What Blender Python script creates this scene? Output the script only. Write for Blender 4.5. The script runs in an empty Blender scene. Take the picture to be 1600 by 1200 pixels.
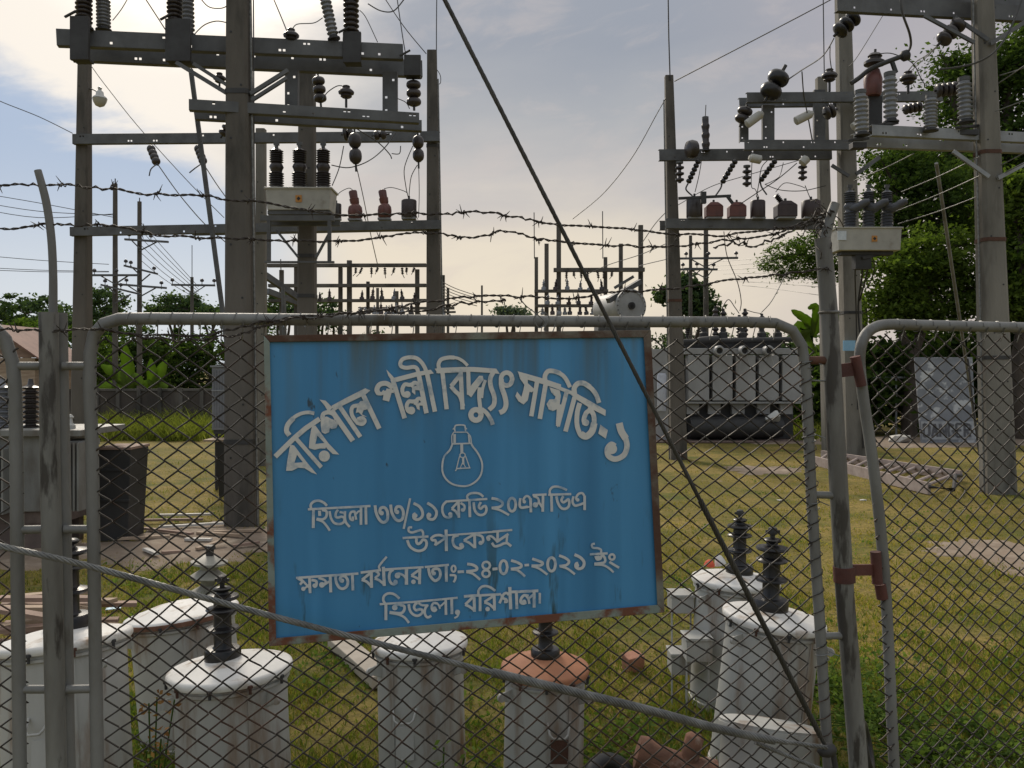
import bpy, bmesh, math, random
import numpy as np
from mathutils import Vector, Matrix, noise as mnoise
random.seed(7); RNG = np.random.default_rng(7)
scene = bpy.context.scene
COL = scene.collection
R = math.radians

# ------------------------------------------------------------------ camera, sky, sun, exposure
F, CX, HY, H = 1350.0, 800.0, 580.0, 1.8          # focal length in photo pixels, centre column, horizon row, eye height
cam_d = bpy.data.cameras.new('camera'); cam = bpy.data.objects.new('camera', cam_d); COL.objects.link(cam)
cam.location = (0, 0, H); cam.rotation_euler = (R(90), 0, 0)
cam_d.sensor_width = 36.0; cam_d.lens = 36.0*F/1600.0; cam_d.shift_y = (HY-600.0)/1600.0
cam_d.clip_start = 0.05; cam_d.clip_end = 3000
scene.camera = cam
scene.view_settings.view_transform = 'Standard'; scene.view_settings.look = 'None'
scene.view_settings.exposure = 0.12; scene.view_settings.gamma = 1.0; scene.view_settings.use_curve_mapping = False

SUN_EL, SUN_AZ = R(34), R(-22)                     # azimuth clockwise from +Y
world = bpy.data.worlds.new("World"); scene.world = world; world.use_nodes = True
def build_sky():
    nt = world.node_tree; nt.nodes.clear(); nn = nt.nodes; L = nt.links.new
    def put(sock, v):
        if isinstance(v, bpy.types.NodeSocket): L(v, sock)
        else: sock.default_value = v
    def M(op, a, b=0.0, c=0.0, clamp=False):
        n = nn.new('ShaderNodeMath'); n.operation = op; n.use_clamp = clamp
        put(n.inputs[0], a); put(n.inputs[1], b); put(n.inputs[2], c); return n.outputs[0]
    def SS(v, lo, hi):
        n = nn.new('ShaderNodeMapRange'); n.interpolation_type = 'SMOOTHSTEP'
        put(n.inputs[0], v); n.inputs[1].default_value = lo; n.inputs[2].default_value = hi
        return n.outputs[0]
    def MIX(f, a, b):
        n = nn.new('ShaderNodeMix'); n.data_type = 'RGBA'; put(n.inputs[0], f)
        for s, v in ((n.inputs[6], a), (n.inputs[7], b)):
            if isinstance(v, tuple): s.default_value = (*v, 1)
            else: L(v, s)
        return n.outputs[2]
    tc = nn.new('ShaderNodeTexCoord'); sx = nn.new('ShaderNodeSeparateXYZ'); L(tc.outputs['Generated'], sx.inputs[0])
    x, y, z = sx.outputs
    hl = M('SQRT', M('ADD', M('MULTIPLY', x, x), M('MULTIPLY', y, y)))
    v = M('DIVIDE', z, M('MAXIMUM', hl, 0.05))      # tangent of elevation
    az = M('ARCTAN2', x, y)
    cmb = nn.new('ShaderNodeCombineXYZ')            # cloud layer: long flat streaks
    put(cmb.inputs[0], M('MULTIPLY', az, 1.3)); put(cmb.inputs[1], M('ADD', M('MULTIPLY', v, 3.4), M('MULTIPLY', az, -0.5))); put(cmb.inputs[2], 0.37)
    def noise(scale, detail, rough, dist=0.0, off=0.0):
        n = nn.new('ShaderNodeTexNoise'); n.inputs['Scale'].default_value = scale; n.inputs['Detail'].default_value = detail
        n.inputs['Roughness'].default_value = rough; n.inputs['Distortion'].default_value = dist
        mp = nn.new('ShaderNodeMapping'); mp.inputs['Location'].default_value = (off, off*.7, off*.3)
        L(cmb.outputs[0], mp.inputs[0]); L(mp.outputs[0], n.inputs['Vector']); return n.outputs[0]
    n1 = noise(2.6, 6, .55, .3); n2 = noise(5.5, 7, .6, .4, 3.1); n3 = noise(1.5, 4, .5, .2, 7.7)
    nd = M('SUBTRACT', n1, .5); nd2 = M('SUBTRACT', n2, .5); nd3 = M('SUBTRACT', n3, .5)
    vv = M('ADD', v, M('ADD', M('MULTIPLY', nd, .14), M('MULTIPLY', nd2, .04)))
    r = nn.new('ShaderNodeValToRGB'); L(M('MULTIPLY', vv, 1.6), r.inputs[0])
    cr = r.color_ramp
    stops = [(0.0, (.69,.62,.54)), (.12, (.79,.70,.56)), (.25, (.75,.67,.55)), (.35, (.54,.51,.49)), (.46, (.39,.405,.43)),
             (.60, (.30,.33,.385)), (.80, (.31,.34,.40)), (1.0, (.40,.42,.46))]
    while len(cr.elements) < len(stops): cr.elements.new(.5)
    for e, (p, c) in zip(cr.elements, stops): e.position = p; e.color = (*c, 1)
    base = r.outputs[0]
    # darker lavender to the right, warm streak
    base = MIX(M('MULTIPLY', SS(az, .12, .5), .65), base, (.48,.43,.44))
    base = MIX(M('MULTIPLY', SS(n2, .5, .68), .28), base, (.62,.54,.50))
    # bright cloud round the hidden sun, upper left
    dx = M('DIVIDE', M('SUBTRACT', az, -.44), .27); dy = M('DIVIDE', M('SUBTRACT', v, .42), .36)
    rr = M('SQRT', M('ADD', M('MULTIPLY', dx, dx), M('MULTIPLY', dy, dy)))
    glow = SS(M('ADD', rr, M('MULTIPLY', nd, .9)), 1.30, .45)
    base = MIX(glow, base, (.88,.82,.74))
    dx2 = M('DIVIDE', M('SUBTRACT', az, -.34), .30); dy2 = M('DIVIDE', M('SUBTRACT', v, .58), .26)
    r2 = M('SQRT', M('ADD', M('MULTIPLY', dx2, dx2), M('MULTIPLY', dy2, dy2)))
    sunc = SS(M('ADD', r2, M('MULTIPLY', nd2, .5)), 1.0, .0)
    base = MIX(sunc, base, (2.6,2.3,1.9))
    # clear blue wedge below the cloud bank on the left
    line = M('SUBTRACT', .318, M('MULTIPLY', M('ADD', az, .59), .40))
    d = M('ADD', M('SUBTRACT', v, line), M('ADD', M('MULTIPLY', nd, .20), M('MULTIPLY', nd2, .10)))
    blue = M('MULTIPLY', SS(d, .035, -.03), SS(az, -.16, -.33))
    bl = MIX(SS(v, .26, .03), (.36,.46,.62), (.63,.68,.73))
    base = MIX(blue, base, bl)
    # overhead and behind the viewer: even grey-blue cloud
    up = SS(v, .6, 1.6)
    base = MIX(up, base, (.95,.93,.90))
    back = SS(y, .1, -.4)
    base = MIX(back, base, (.50,.54,.59))
    lo = SS(v, .01, -.06)
    base = MIX(lo, base, (.30,.27,.22))
    sky = nn.new('ShaderNodeTexSky'); sky.sky_type = 'NISHITA'; sky.sun_disc = False
    sky.sun_elevation = SUN_EL; sky.sun_rotation = SUN_AZ; sky.dust_density = 3.0
    b1 = nn.new('ShaderNodeBackground'); L(sky.outputs[0], b1.inputs[0]); b1.inputs[1].default_value = 0.05
    b2 = nn.new('ShaderNodeBackground'); L(base, b2.inputs[0]); b2.inputs[1].default_value = 1.0
    mx = nn.new('ShaderNodeMixShader'); mx.inputs[0].default_value = .93; L(b1.outputs[0], mx.inputs[1]); L(b2.outputs[0], mx.inputs[2])
    out = nn.new('ShaderNodeOutputWorld'); L(mx.outputs[0], out.inputs[0])
build_sky()
sun_d = bpy.data.lights.new('sun', 'SUN'); sun_d.energy = 2.8; sun_d.angle = R(14); sun_d.color = (1.0, .90, .76)
sun = bpy.data.objects.new('sun', sun_d); COL.objects.link(sun)
sdir = Vector((math.sin(SUN_AZ)*math.cos(SUN_EL), math.cos(SUN_AZ)*math.cos(SUN_EL), math.sin(SUN_EL)))
sun.rotation_euler = sdir.to_track_quat('Z', 'Y').to_euler(); sun.location = (-8, 20, 30)

# ------------------------------------------------------------------ helpers
def P(px, py, Y): return Vector((Y*(px-CX)/F, Y, H - Y*(py-HY)/F))
def PG(px, py, z=0.0):
    Y = (H-z)*F/(py-HY); return Vector((Y*(px-CX)/F, Y, z))
def PXM(px, Y): return px*Y/F                       # pixels to metres at distance Y
GA = Vector((2.35*(415-800)/F, 2.35, 0)); GB = Vector((2.58*(1030-800)/F, 2.58, 0))
GD = (GB-GA).normalized(); GN = Vector((GD.y, -GD.x, 0))     # fence line direction, its side facing the road
def onplane(px, py, A, N, off=0.0):
    d = Vector(((px-CX)/F, 1, (HY-py)/F)); C = Vector((0, 0, H))
    t = ((A-C).dot(N) + off)/d.dot(N); return C + d*t
def G(px, py, off=0.0): return onplane(px, py, GA, GN, off)
RA = Vector((2.75*(1350-800)/F, 2.75, 0)); RB = Vector((2.95*(1600-800)/F, 2.95, 0))
RD = (RB-RA).normalized(); RN = Vector((RD.y, -RD.x, 0))
def RG(px, py, off=0.0): return onplane(px, py, RA, RN, off)

def base_at(px, Y): p = P(px,580,Y); p.z = 0; return p
ORG = {}
class MB:
    def __init__(s): s.v = []; s.f = []; s.sm = []
    def add(s, vs, fs, smooth=False):
        o = len(s.v); s.v.extend([tuple(p) for p in vs]); s.f.extend([tuple(i+o for i in f) for f in fs]); s.sm.extend([smooth]*len(fs)); return s
    def quad(s, a, b, c, d): return s.add([a,b,c,d], [(0,1,2,3)])
    def hexa(s, c):                                   # 8 corners: bottom 4, top 4
        return s.add(c, [(3,2,1,0),(4,5,6,7),(0,1,5,4),(1,2,6,5),(2,3,7,6),(3,0,4,7)])
    def box(s, x0, x1, y0, y1, z0, z1):
        return s.hexa([(x0,y0,z0),(x1,y0,z0),(x1,y1,z0),(x0,y1,z0),(x0,y0,z1),(x1,y0,z1),(x1,y1,z1),(x0,y1,z1)])
    def beam(s, p, q, w, h, up=(0,0,1)):              # bar from p to q, w sideways, h along up
        p, q = Vector(p), Vector(q); d = (q-p).normalized(); up = Vector(up)
        sd = d.cross(up)
        if sd.length < 1e-4: sd = d.cross(Vector((0,1,0)))
        sd.normalize(); u = sd.cross(d).normalized(); a = sd*w/2; b = u*h/2
        return s.hexa([p-a-b, p+a-b, q+a-b, q-a-b, p-a+b, p+a+b, q+a+b, q-a+b])
    def tube(s, pts, r, n=8, cap=True, smooth=True):
        pts = [Vector(p) for p in pts]; m = len(pts)
        rs = r if isinstance(r, (list, tuple)) else [r]*m
        prev = None; vs = []
        for i in range(m):
            t = (pts[min(i+1,m-1)]-pts[max(i-1,0)])
            t = t.normalized() if t.length > 1e-9 else Vector((0,0,1))
            if prev is None:
                a = t.cross(Vector((0,0,1)))
                if a.length < .1: a = t.cross(Vector((1,0,0)))
            else: a = prev - t*prev.dot(t)
            a.normalize(); prev = a; b = t.cross(a)
            for k in range(n):
                an = 2*math.pi*k/n; vs.append(pts[i] + (a*math.cos(an)+b*math.sin(an))*rs[i])
        fs = [(i*n+k, i*n+(k+1)%n, (i+1)*n+(k+1)%n, (i+1)*n+k) for i in range(m-1) for k in range(n)]
        s.add(vs, fs, smooth)
        if cap:
            o = len(s.v)-len(vs)
            s.f.append(tuple(o+k for k in reversed(range(n)))); s.f.append(tuple(o+(m-1)*n+k for k in range(n))); s.sm += [False, False]
        return s
    def lathe(s, prof, p0, axis=(0,0,1), n=16, smooth=True):   # prof: (radius, distance along axis)
        p0 = Vector(p0); ax = Vector(axis).normalized(); a = ax.cross(Vector((0,1,0)))
        if a.length < .1: a = ax.cross(Vector((1,0,0)))
        a.normalize(); b = ax.cross(a); vs = []; m = len(prof)
        for r, t in prof:
            for k in range(n):
                an = 2*math.pi*k/n; vs.append(p0 + ax*t + (a*math.cos(an)+b*math.sin(an))*max(r, 1e-4))
        fs = [(i*n+k, i*n+(k+1)%n, (i+1)*n+(k+1)%n, (i+1)*n+k) for i in range(m-1) for k in range(n)]
        s.add(vs, fs, smooth); o = len(s.v)-len(vs)
        if prof[0][0] > 1e-3: s.f.append(tuple(o+k for k in reversed(range(n)))); s.sm.append(False)
        if prof[-1][0] > 1e-3: s.f.append(tuple(o+(m-1)*n+k for k in range(n))); s.sm.append(False)
        return s
    def build(s, name, mat, parent=None, org=None, bevel=0.0, solid=0.0):
        if parent is not None: o0 = ORG.get(parent.name, Vector())
        elif org is not None: o0 = Vector(org)
        else:
            a = np.array(s.v); o0 = Vector(((a[:,0].min()+a[:,0].max())/2, (a[:,1].min()+a[:,1].max())/2, a[:,2].min()))
        me = bpy.data.meshes.new(name); me.from_pydata([(x-o0.x, y-o0.y, z-o0.z) for x,y,z in s.v], [], s.f)
        me.polygons.foreach_set('use_smooth', s.sm); me.update()
        if any(s.sm): me.set_sharp_from_angle(angle=R(48))
        me.materials.append(mat)
        ob = bpy.data.objects.new(name, me); COL.objects.link(ob)
        ORG[ob.name] = o0
        if parent is not None: ob.parent = parent
        else: ob.location = o0
        if bevel:
            m = ob.modifiers.new('bevel', 'BEVEL'); m.width = bevel; m.segments = 2; m.limit_method = 'ANGLE'
        if solid:
            m = ob.modifiers.new('solid', 'SOLIDIFY'); m.thickness = solid; m.offset = 0
        return ob
def tag(o, label, cat, group=None, kind=None):
    if label: o['label'] = label
    if cat: o['category'] = cat
    if group: o['group'] = group
    if kind: o['kind'] = kind
    return o
def thing(name, label, cat, loc=(0,0,0), group=None):
    o = bpy.data.objects.new(name, None); COL.objects.link(o); o.location = loc; o.empty_display_size = .1
    ORG[o.name] = Vector(loc); return tag(o, label, cat, group)
def dup(root, loc, label, rot=None, scale=None, group=None):
    def cp(o, par):
        c = o.copy(); COL.objects.link(c); ORG[c.name] = ORG.get(o.name, Vector())
        if par is not None: c.parent = par
        for ch in list(o.children): cp(ch, c)
        return c
    r = cp(root, None); r.location = loc; r['label'] = label
    if rot is not None: r.rotation_euler = rot
    if scale is not None: r.scale = (scale,)*3 if not isinstance(scale, tuple) else scale
    if group: r['group'] = group
    return r
def catmull(pts, n=6):
    pts = [Vector(p) for p in pts]; out = []
    for i in range(len(pts)-1):
        p0 = pts[max(i-1,0)]; p1 = pts[i]; p2 = pts[i+1]; p3 = pts[min(i+2,len(pts)-1)]
        for k in range(n):
            t = k/n
            out.append(.5*((2*p1)+(p2-p0)*t+(2*p0-5*p1+4*p2-p3)*t*t+(3*p1-p0-3*p2+p3)*t**3))
    out.append(pts[-1]); return out
def sag(p, q, drop, n=14):
    p, q = Vector(p), Vector(q)
    return [p.lerp(q, i/n) - Vector((0,0,drop*4*(i/n)*(1-i/n))) for i in range(n+1)]

# ------------------------------------------------------------------ materials
def mat(name, c1, c2=None, rough=.6, scale=6.0, metal=0.0, bump=0.0, bscale=None, detail=6, lo=.35, hi=.65, stretch=(1,1,1), c3=None, s3=2.0, lo3=.55, hi3=.7, spec=.5, trans=0.0):
    m = bpy.data.materials.new(name); m.use_nodes = True; nt = m.node_tree; nn = nt.nodes; L = nt.links.new
    b = nn['Principled BSDF']; b.inputs['Roughness'].default_value = rough; b.inputs['Metallic'].default_value = metal
    b.inputs['Specular IOR Level'].default_value = spec
    tc = nn.new('ShaderNodeTexCoord'); mp = nn.new('ShaderNodeMapping'); mp.inputs['Scale'].default_value = stretch; L(tc.outputs['Object'], mp.inputs[0])
    def nz(s, d=detail):
        n = nn.new('ShaderNodeTexNoise'); n.inputs['Scale'].default_value = s; n.inputs['Detail'].default_value = d; n.inputs['Roughness'].default_value = .6
        L(mp.outputs[0], n.inputs['Vector']); return n.outputs[0]
    def mr(s, a, c):
        n = nn.new('ShaderNodeMapRange'); n.inputs[1].default_value = a; n.inputs[2].default_value = c; L(s, n.inputs[0]); return n.outputs[0]
    def mix(f, a, c):
        n = nn.new('ShaderNodeMix'); n.data_type = 'RGBA'; L(f, n.inputs[0])
        for sk, v in ((n.inputs[6], a), (n.inputs[7], c)):
            if isinstance(v, tuple): sk.default_value = (*v, 1)
            else: L(v, sk)
        return n.outputs[2]
    if c2 is None: c2 = tuple(x*.72 for x in c1)
    col = mix(mr(nz(scale), lo, hi), c1, c2)
    if c3: col = mix(mr(nz(s3, 8), lo3, hi3), col, c3)
    L(col, b.inputs['Base Color'])
    if bump:
        bn = nn.new('ShaderNodeBump'); bn.inputs['Strength'].default_value = bump; bn.inputs['Distance'].default_value = .01
        L(nz(bscale or scale*4), bn.inputs['Height']); L(bn.outputs[0], b.inputs['Normal'])
    return m
def leafmat(name, c1, c2, scale=.8, trans=.45):
    m = bpy.data.materials.new(name); m.use_nodes = True; nt = m.node_tree; nn = nt.nodes; L = nt.links.new; nn.clear()
    tc = nn.new('ShaderNodeTexCoord'); n = nn.new('ShaderNodeTexNoise'); n.inputs['Scale'].default_value = scale; n.inputs['Detail'].default_value = 3
    L(tc.outputs['Object'], n.inputs['Vector'])
    at = nn.new('ShaderNodeAttribute'); at.attribute_name = 'leaf_tint'
    ad = nn.new('ShaderNodeMath'); ad.operation = 'MULTIPLY_ADD'; L(at.outputs['Fac'], ad.inputs[0]); ad.inputs[1].default_value = .55
    sb = nn.new('ShaderNodeMath'); sb.operation = 'SUBTRACT'; L(n.outputs[0], sb.inputs[0]); sb.inputs[1].default_value = .27; L(sb.outputs[0], ad.inputs[2])
    mr = nn.new('ShaderNodeMapRange'); mr.inputs[1].default_value = .2; mr.inputs[2].default_value = .8; L(ad.outputs[0], mr.inputs[0])
    mx = nn.new('ShaderNodeMix'); mx.data_type = 'RGBA'; L(mr.outputs[0], mx.inputs[0]); mx.inputs[6].default_value = (*c1,1); mx.inputs[7].default_value = (*c2,1)
    d = nn.new('ShaderNodeBsdfDiffuse'); t = nn.new('ShaderNodeBsdfTranslucent'); L(mx.outputs[2], d.inputs[0])
    g = nn.new('ShaderNodeMix'); g.data_type = 'RGBA'; g.blend_type = 'MULTIPLY'; g.inputs[0].default_value = 1; L(mx.outputs[2], g.inputs[6]); g.inputs[7].default_value = (1.5,1.6,.7,1)
    L(g.outputs[2], t.inputs[0])
    ms = nn.new('ShaderNodeMixShader'); ms.inputs[0].default_value = trans; L(d.outputs[0], ms.inputs[1]); L(t.outputs[0], ms.inputs[2])
    o = nn.new('ShaderNodeOutputMaterial'); L(ms.outputs[0], o.inputs[0]); return m

concrete = mat('concrete', (.13,.116,.10), (.078,.07,.06), .9, 2.2, bump=.45, bscale=40, stretch=(1,1,.25), c3=(.045,.042,.035), s3=2.2, lo3=.54, hi3=.68)
concrete_pale = mat('pale_concrete', (.215,.20,.172), (.13,.122,.105), .9, 2.2, bump=.45, bscale=40, stretch=(1,1,.22), c3=(.075,.068,.056), s3=2.4, lo3=.54, hi3=.70)
steel_arm = mat('weathered_steel', (.125,.128,.13), (.075,.075,.077), .6, 3, metal=.15, bump=.1)
steel_pale = mat('pale_galvanised_steel', (.30,.31,.32), (.20,.205,.21), .55, 3, metal=.15, bump=.1)
pipe_m = mat('galvanised_pipe', (.225,.226,.218), (.13,.127,.118), .6, 5, metal=.12, bump=.25, bscale=60, stretch=(1,1,.35), c3=(.09,.075,.055), s3=9, lo3=.58, hi3=.7)
pipe_post = mat('painted_post', (.22,.22,.205), (.12,.115,.105), .6, 9, metal=.1, bump=.3, bscale=50, stretch=(1,1,.22), c3=(.05,.045,.04), s3=14, lo3=.56, hi3=.62)
wire_m = mat('chainlink_wire', (.045,.040,.034), (.028,.022,.018), .6, 14, metal=.35, c3=(.065,.032,.018), s3=3, lo3=.52, hi3=.64)
barb_m = mat('barbed_wire', (.06,.05,.042), (.04,.03,.025), .7, 20, metal=.3)
cable_m = mat('steel_cable', (.23,.23,.22), (.11,.11,.105), .5, 20, metal=.4)
guy_m = mat('dark_guy_wire', (.075,.072,.065), (.05,.048,.043), .5, 10, metal=.4)
line_m = mat('conductor', (.07,.068,.065), (.05,.05,.05), .5, 10, metal=.3)
rust = mat('rust', (.11,.048,.03), (.06,.03,.02), .85, 9, bump=.4, bscale=60)
redhinge = mat('red_oxide_paint', (.105,.034,.026), (.065,.024,.02), .7, 12, bump=.3, bscale=60)
black_porc = mat('black_porcelain', (.010,.010,.011), (.018,.015,.014), .35, 6)
brown_porc = mat('brown_porcelain', (.045,.035,.032), (.03,.025,.024), .35, 6)
dark_grey_porc = mat('dark_grey_porcelain', (.085,.09,.105), (.06,.063,.075), .4, 6)
grey_porc = mat('grey_porcelain', (.24,.25,.27), (.17,.175,.19), .4, 6)
dark_steel = mat('dark_steel', (.05,.05,.05), (.032,.03,.03), .6, 6, metal=.2)
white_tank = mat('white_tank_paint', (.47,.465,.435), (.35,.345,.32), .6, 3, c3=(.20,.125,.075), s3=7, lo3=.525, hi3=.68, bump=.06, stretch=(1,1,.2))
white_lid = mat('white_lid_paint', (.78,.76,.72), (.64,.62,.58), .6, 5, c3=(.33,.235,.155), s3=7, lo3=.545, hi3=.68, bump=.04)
orange_lid = mat('rusty_orange_paint', (.46,.20,.10), (.34,.14,.075), .75, 7, c3=(.50,.38,.30), s3=5, lo3=.60, hi3=.72, bump=.2)
terracotta = mat('rusted_casting', (.24,.115,.07), (.13,.065,.042), .9, 14, bump=.5, c3=(.40,.33,.27), s3=6, lo3=.58, hi3=.7)
tank_old = mat('stained_grey_tank', (.24,.24,.225), (.16,.158,.145), .6, 3, c3=(.11,.09,.07), s3=3, lo3=.52, hi3=.72, stretch=(1,1,.3))
tank_grey = mat('grey_tank_paint', (.345,.345,.345), (.27,.27,.27), .5, 2.5, c3=(.24,.22,.19), s3=2, lo3=.6, hi3=.8, stretch=(1,1,.4))
tank_dark = mat('dark_tank', (.035,.034,.034), (.022,.022,.022), .6, 4)
ct_red = mat('red_brown_epoxy', (.16,.055,.045), (.10,.04,.035), .5, 5)
recl_m = mat('recloser_paint', (.44,.43,.39), (.36,.35,.32), .5, 4, c3=(.25,.23,.19), s3=4, lo3=.6, hi3=.75)
orange_lbl = mat('orange_label', (.55,.26,.06), (.5,.22,.05), .6)
label_white = mat('white_label', (.65,.70,.74), (.55,.6,.65), .5, 20)
label_blue = mat('blue_label', (.20,.40,.58), (.26,.46,.62), .5, 20)
wood = mat('weathered_plank', (.42,.32,.23), (.28,.20,.14), .85, 5, stretch=(.4,.4,3), bump=.3)
wood_pink = mat('reddish_plank', (.33,.225,.175), (.20,.135,.105), .85, 5, stretch=(.4,.4,3), bump=.3)
black_m = mat('black_plastic', (.012,.012,.012), (.02,.02,.02), .5, 5)
pale_scrap = mat('pale_scrap', (.62,.60,.56), (.42,.40,.36), .7, 8)
brick_m = mat('brick', (.42,.20,.13), (.32,.15,.10), .9, 14, bump=.4)
soil_m = mat('bare_soil', (.24,.18,.13), (.16,.12,.085), .95, 2.5, bump=.6, bscale=14, c3=(.31,.25,.19), s3=5, lo3=.5, hi3=.7)
bark = mat('bark', (.09,.07,.055), (.05,.04,.032), .95, 6, bump=.6, stretch=(1,1,.3))
wall_m = mat('old_wall', (.085,.068,.055), (.05,.042,.036), .95, 1.5, bump=.4, stretch=(1,1,.3), c3=(.14,.12,.10), s3=.8, lo3=.6, hi3=.75)
roof_m = mat('rusty_tin_roof', (.24,.13,.10), (.17,.09,.07), .8, 2, bump=.2)
lad_m = mat('ladder_paint', (.40,.33,.30), (.28,.22,.20), .7, 6)
plinth_m = mat('plinth_brickwork', (.17,.115,.095), (.12,.085,.07), .95, 3, bump=.4)
paint_white = mat('sign_lettering', (.70,.69,.66), (.60,.60,.58), .6, 5, c3=(.34,.40,.46), s3=22, lo3=.53, hi3=.68)
paint_thin = mat('sign_small_lettering', (.60,.62,.63), (.50,.54,.57), .6, 9, c3=(.25,.37,.50), s3=24, lo3=.52, hi3=.70)
lamp_glass = mat('lamp_glass', (.45,.44,.38), (.35,.34,.3), .25, 5)
lamp_metal = mat('lamp_metal', (.5,.5,.47), (.4,.4,.38), .4, 5, metal=.3)

def sign_blue():
    m = bpy.data.materials.new('streaked_blue_paint'); m.use_nodes = True; nt = m.node_tree; nn = nt.nodes; L = nt.links.new
    b = nn['Principled BSDF']; b.inputs['Roughness'].default_value = .42
    tc = nn.new('ShaderNodeTexCoord')
    def nz(s, sc, det=5, off=0):
        mp = nn.new('ShaderNodeMapping'); mp.inputs['Scale'].default_value = sc; mp.inputs['Location'].default_value = (off, off, off); L(tc.outputs['Object'], mp.inputs[0])
        n = nn.new('ShaderNodeTexNoise'); n.inputs['Scale'].default_value = s; n.inputs['Detail'].default_value = det; n.inputs['Roughness'].default_value = .6; L(mp.outputs[0], n.inputs['Vector']); return n.outputs[0]
    def mr(s, a, c, d=0., e=1.):
        n = nn.new('ShaderNodeMapRange'); n.inputs[1].default_value = a; n.inputs[2].default_value = c; n.inputs[3].default_value = d; n.inputs[4].default_value = e; L(s, n.inputs[0]); return n.outputs[0]
    def mul(a, c):
        n = nn.new('ShaderNodeMath'); n.operation = 'MULTIPLY'; L(a, n.inputs[0]); L(c, n.inputs[1]); return n.outputs[0]
    def mix(f, a, c):
        n = nn.new('ShaderNodeMix'); n.data_type = 'RGBA'; L(f, n.inputs[0])
        for sk, v in ((n.inputs[6], a), (n.inputs[7], c)):
            if isinstance(v, tuple): sk.default_value = (*v, 1)
            else: L(v, sk)
        return n.outputs[2]
    sep = nn.new('ShaderNodeSeparateXYZ'); L(tc.outputs['Object'], sep.inputs[0])     # z: 0 at the foot of the panel, 0.85 at its top
    z = sep.outputs[2]
    col = mix(mr(nz(3.5, (1,1,.12)), .35, .65), (.042,.212,.43), (.065,.27,.51))
    col = mix(mr(nz(7, (1,1,.05), 3, 3), .50, .66, 0, .6), col, (.075,.30,.57))
    col = mix(mr(nz(5, (1,1,.04), 3, 13), .52, .68, 0, .6), col, (.028,.15,.31))
    st = mul(mr(nz(11, (1,1,.05), 4, 5), .47, .66), mr(z, .52, .84))
    col = mix(st, col, (.085,.115,.10))                                                  # rain-washed dirt from the top rail
    st2 = mul(mr(nz(22, (1,1,.16), 4, 9), .60, .70), mr(z, .42, .03))
    col = mix(st2, col, (.03,.075,.085))                                                # algae drips near the foot
    col = mix(mr(nz(30, (1,1,.5), 3, 2), .70, .76), col, (.03,.07,.11))
    L(col, b.inputs['Base Color']); return m
blue_m = sign_blue()
frame_m = mat('rusty_frame_paint', (.24,.28,.25), (.17,.21,.19), .75, 6, bump=.3, bscale=40, c3=(.15,.055,.03), s3=7, lo3=.46, hi3=.54)
frame_rusty = mat('heavily_rusted_frame', (.20,.21,.18), (.12,.075,.05), .85, 9, bump=.4, bscale=40, c3=(.085,.042,.027), s3=8, lo3=.40, hi3=.56)
# ------------------------------------------------------------------ fence: posts, panels, gate
def pxtube(mb, pts, wpx, fn, off=0.0, n=10, smooth_n=0):
    w = wpx if isinstance(wpx, (list, tuple)) else [wpx]*len(pts)
    q = [fn(x, y, off) for x, y in pts]
    rs = [wi*p.y/F/2 for wi, p in zip(w, q)]
    if smooth_n:
        q2 = catmull(q, smooth_n); rs2 = []
        for i in range(len(q)-1):
            for k in range(smooth_n): rs2.append(rs[i]+(rs[i+1]-rs[i])*k/smooth_n)
        rs2.append(rs[-1]); q, rs = q2, rs2
    mb.tube(q, rs, n)
    return q
def down(fn, p_hi, p_lo):                              # carry an almost upright line on down to the ground
    a, b = fn(*p_hi), fn(*p_lo); t = (a.z-0.0)/(a.z-b.z); return a+(b-a)*t
DENTS = [(-.45,1.25,.05,.16),(1.35,1.35,.06,.20),(1.55,.95,-.04,.15),(-.2,.85,-.05,.18),(.6,.80,.045,.2),(1.25,.75,.05,.15),(.25,1.5,.05,.16),(.4,1.1,-.05,.2)]
def dent(x, z):
    a = b = 0.0
    for ds, dz, da, dr in DENTS:
        g_ = math.exp(-((x-ds)**2+(z-dz)**2)/dr**2)*.55; a += da*g_*(x-ds)/dr; b += da*.8*g_*(z-dz)/dr
    return a, b
def chainlink(name, mb_parent, fn_A, D, N, s0, s1, zb, ztop, off=0.0, w=.0345, h=.054, r=.0025, phase=0.0, skip=None):
    mb = MB(); k0 = int(math.floor(zb/(h/2))); k1 = int(ztop/(h/2)); j = 0; s = s0
    while s < s1 - w*.3:
        pts = []
        for k in range(k0, k1+1):
            side = 1 if ((k + j) % 2 == 0) else -1
            z = k*h/2 + phase + .006*math.sin(s*2.1) + random.uniform(-.002,.002)
            x = s + w/2 + side*(w/2+.0012) + random.uniform(-.002,.002) + .016*math.sin(z*2.3+s*1.3)
            bx_, bz_ = dent(x, z); x += bx_; z += bz_
            if x > s1+.004: x = s1+.004
            if x < s0-.004: x = s0-.004
            wob = .011*math.sin(s*3.1+z*2.0)
            base = fn_A + D*x + N*(off+wob)
            pts.append(Vector((base.x, base.y, z)) + N*(.0028*side))
            nx = s + w/2 + side*(w/2-.004)
            pts.append(Vector((fn_A + D*(nx+bx_+.016*math.sin(z*2.3+s*1.3)) + N*(off+wob)).to_tuple()[:2] + (z+h*.06,)) - N*(.0028*side))
        mb.tube(pts, r, 5)
        # knuckle over the rail
        s += w; j += 1
    return mb.build('chain_link_mesh', wire_m, mb_parent)
def sG(px, py=580): return (G(px, py)-GA).dot(GD)
def sR(px, py=580): return (RG(px, py)-RA).dot(RD)

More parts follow.
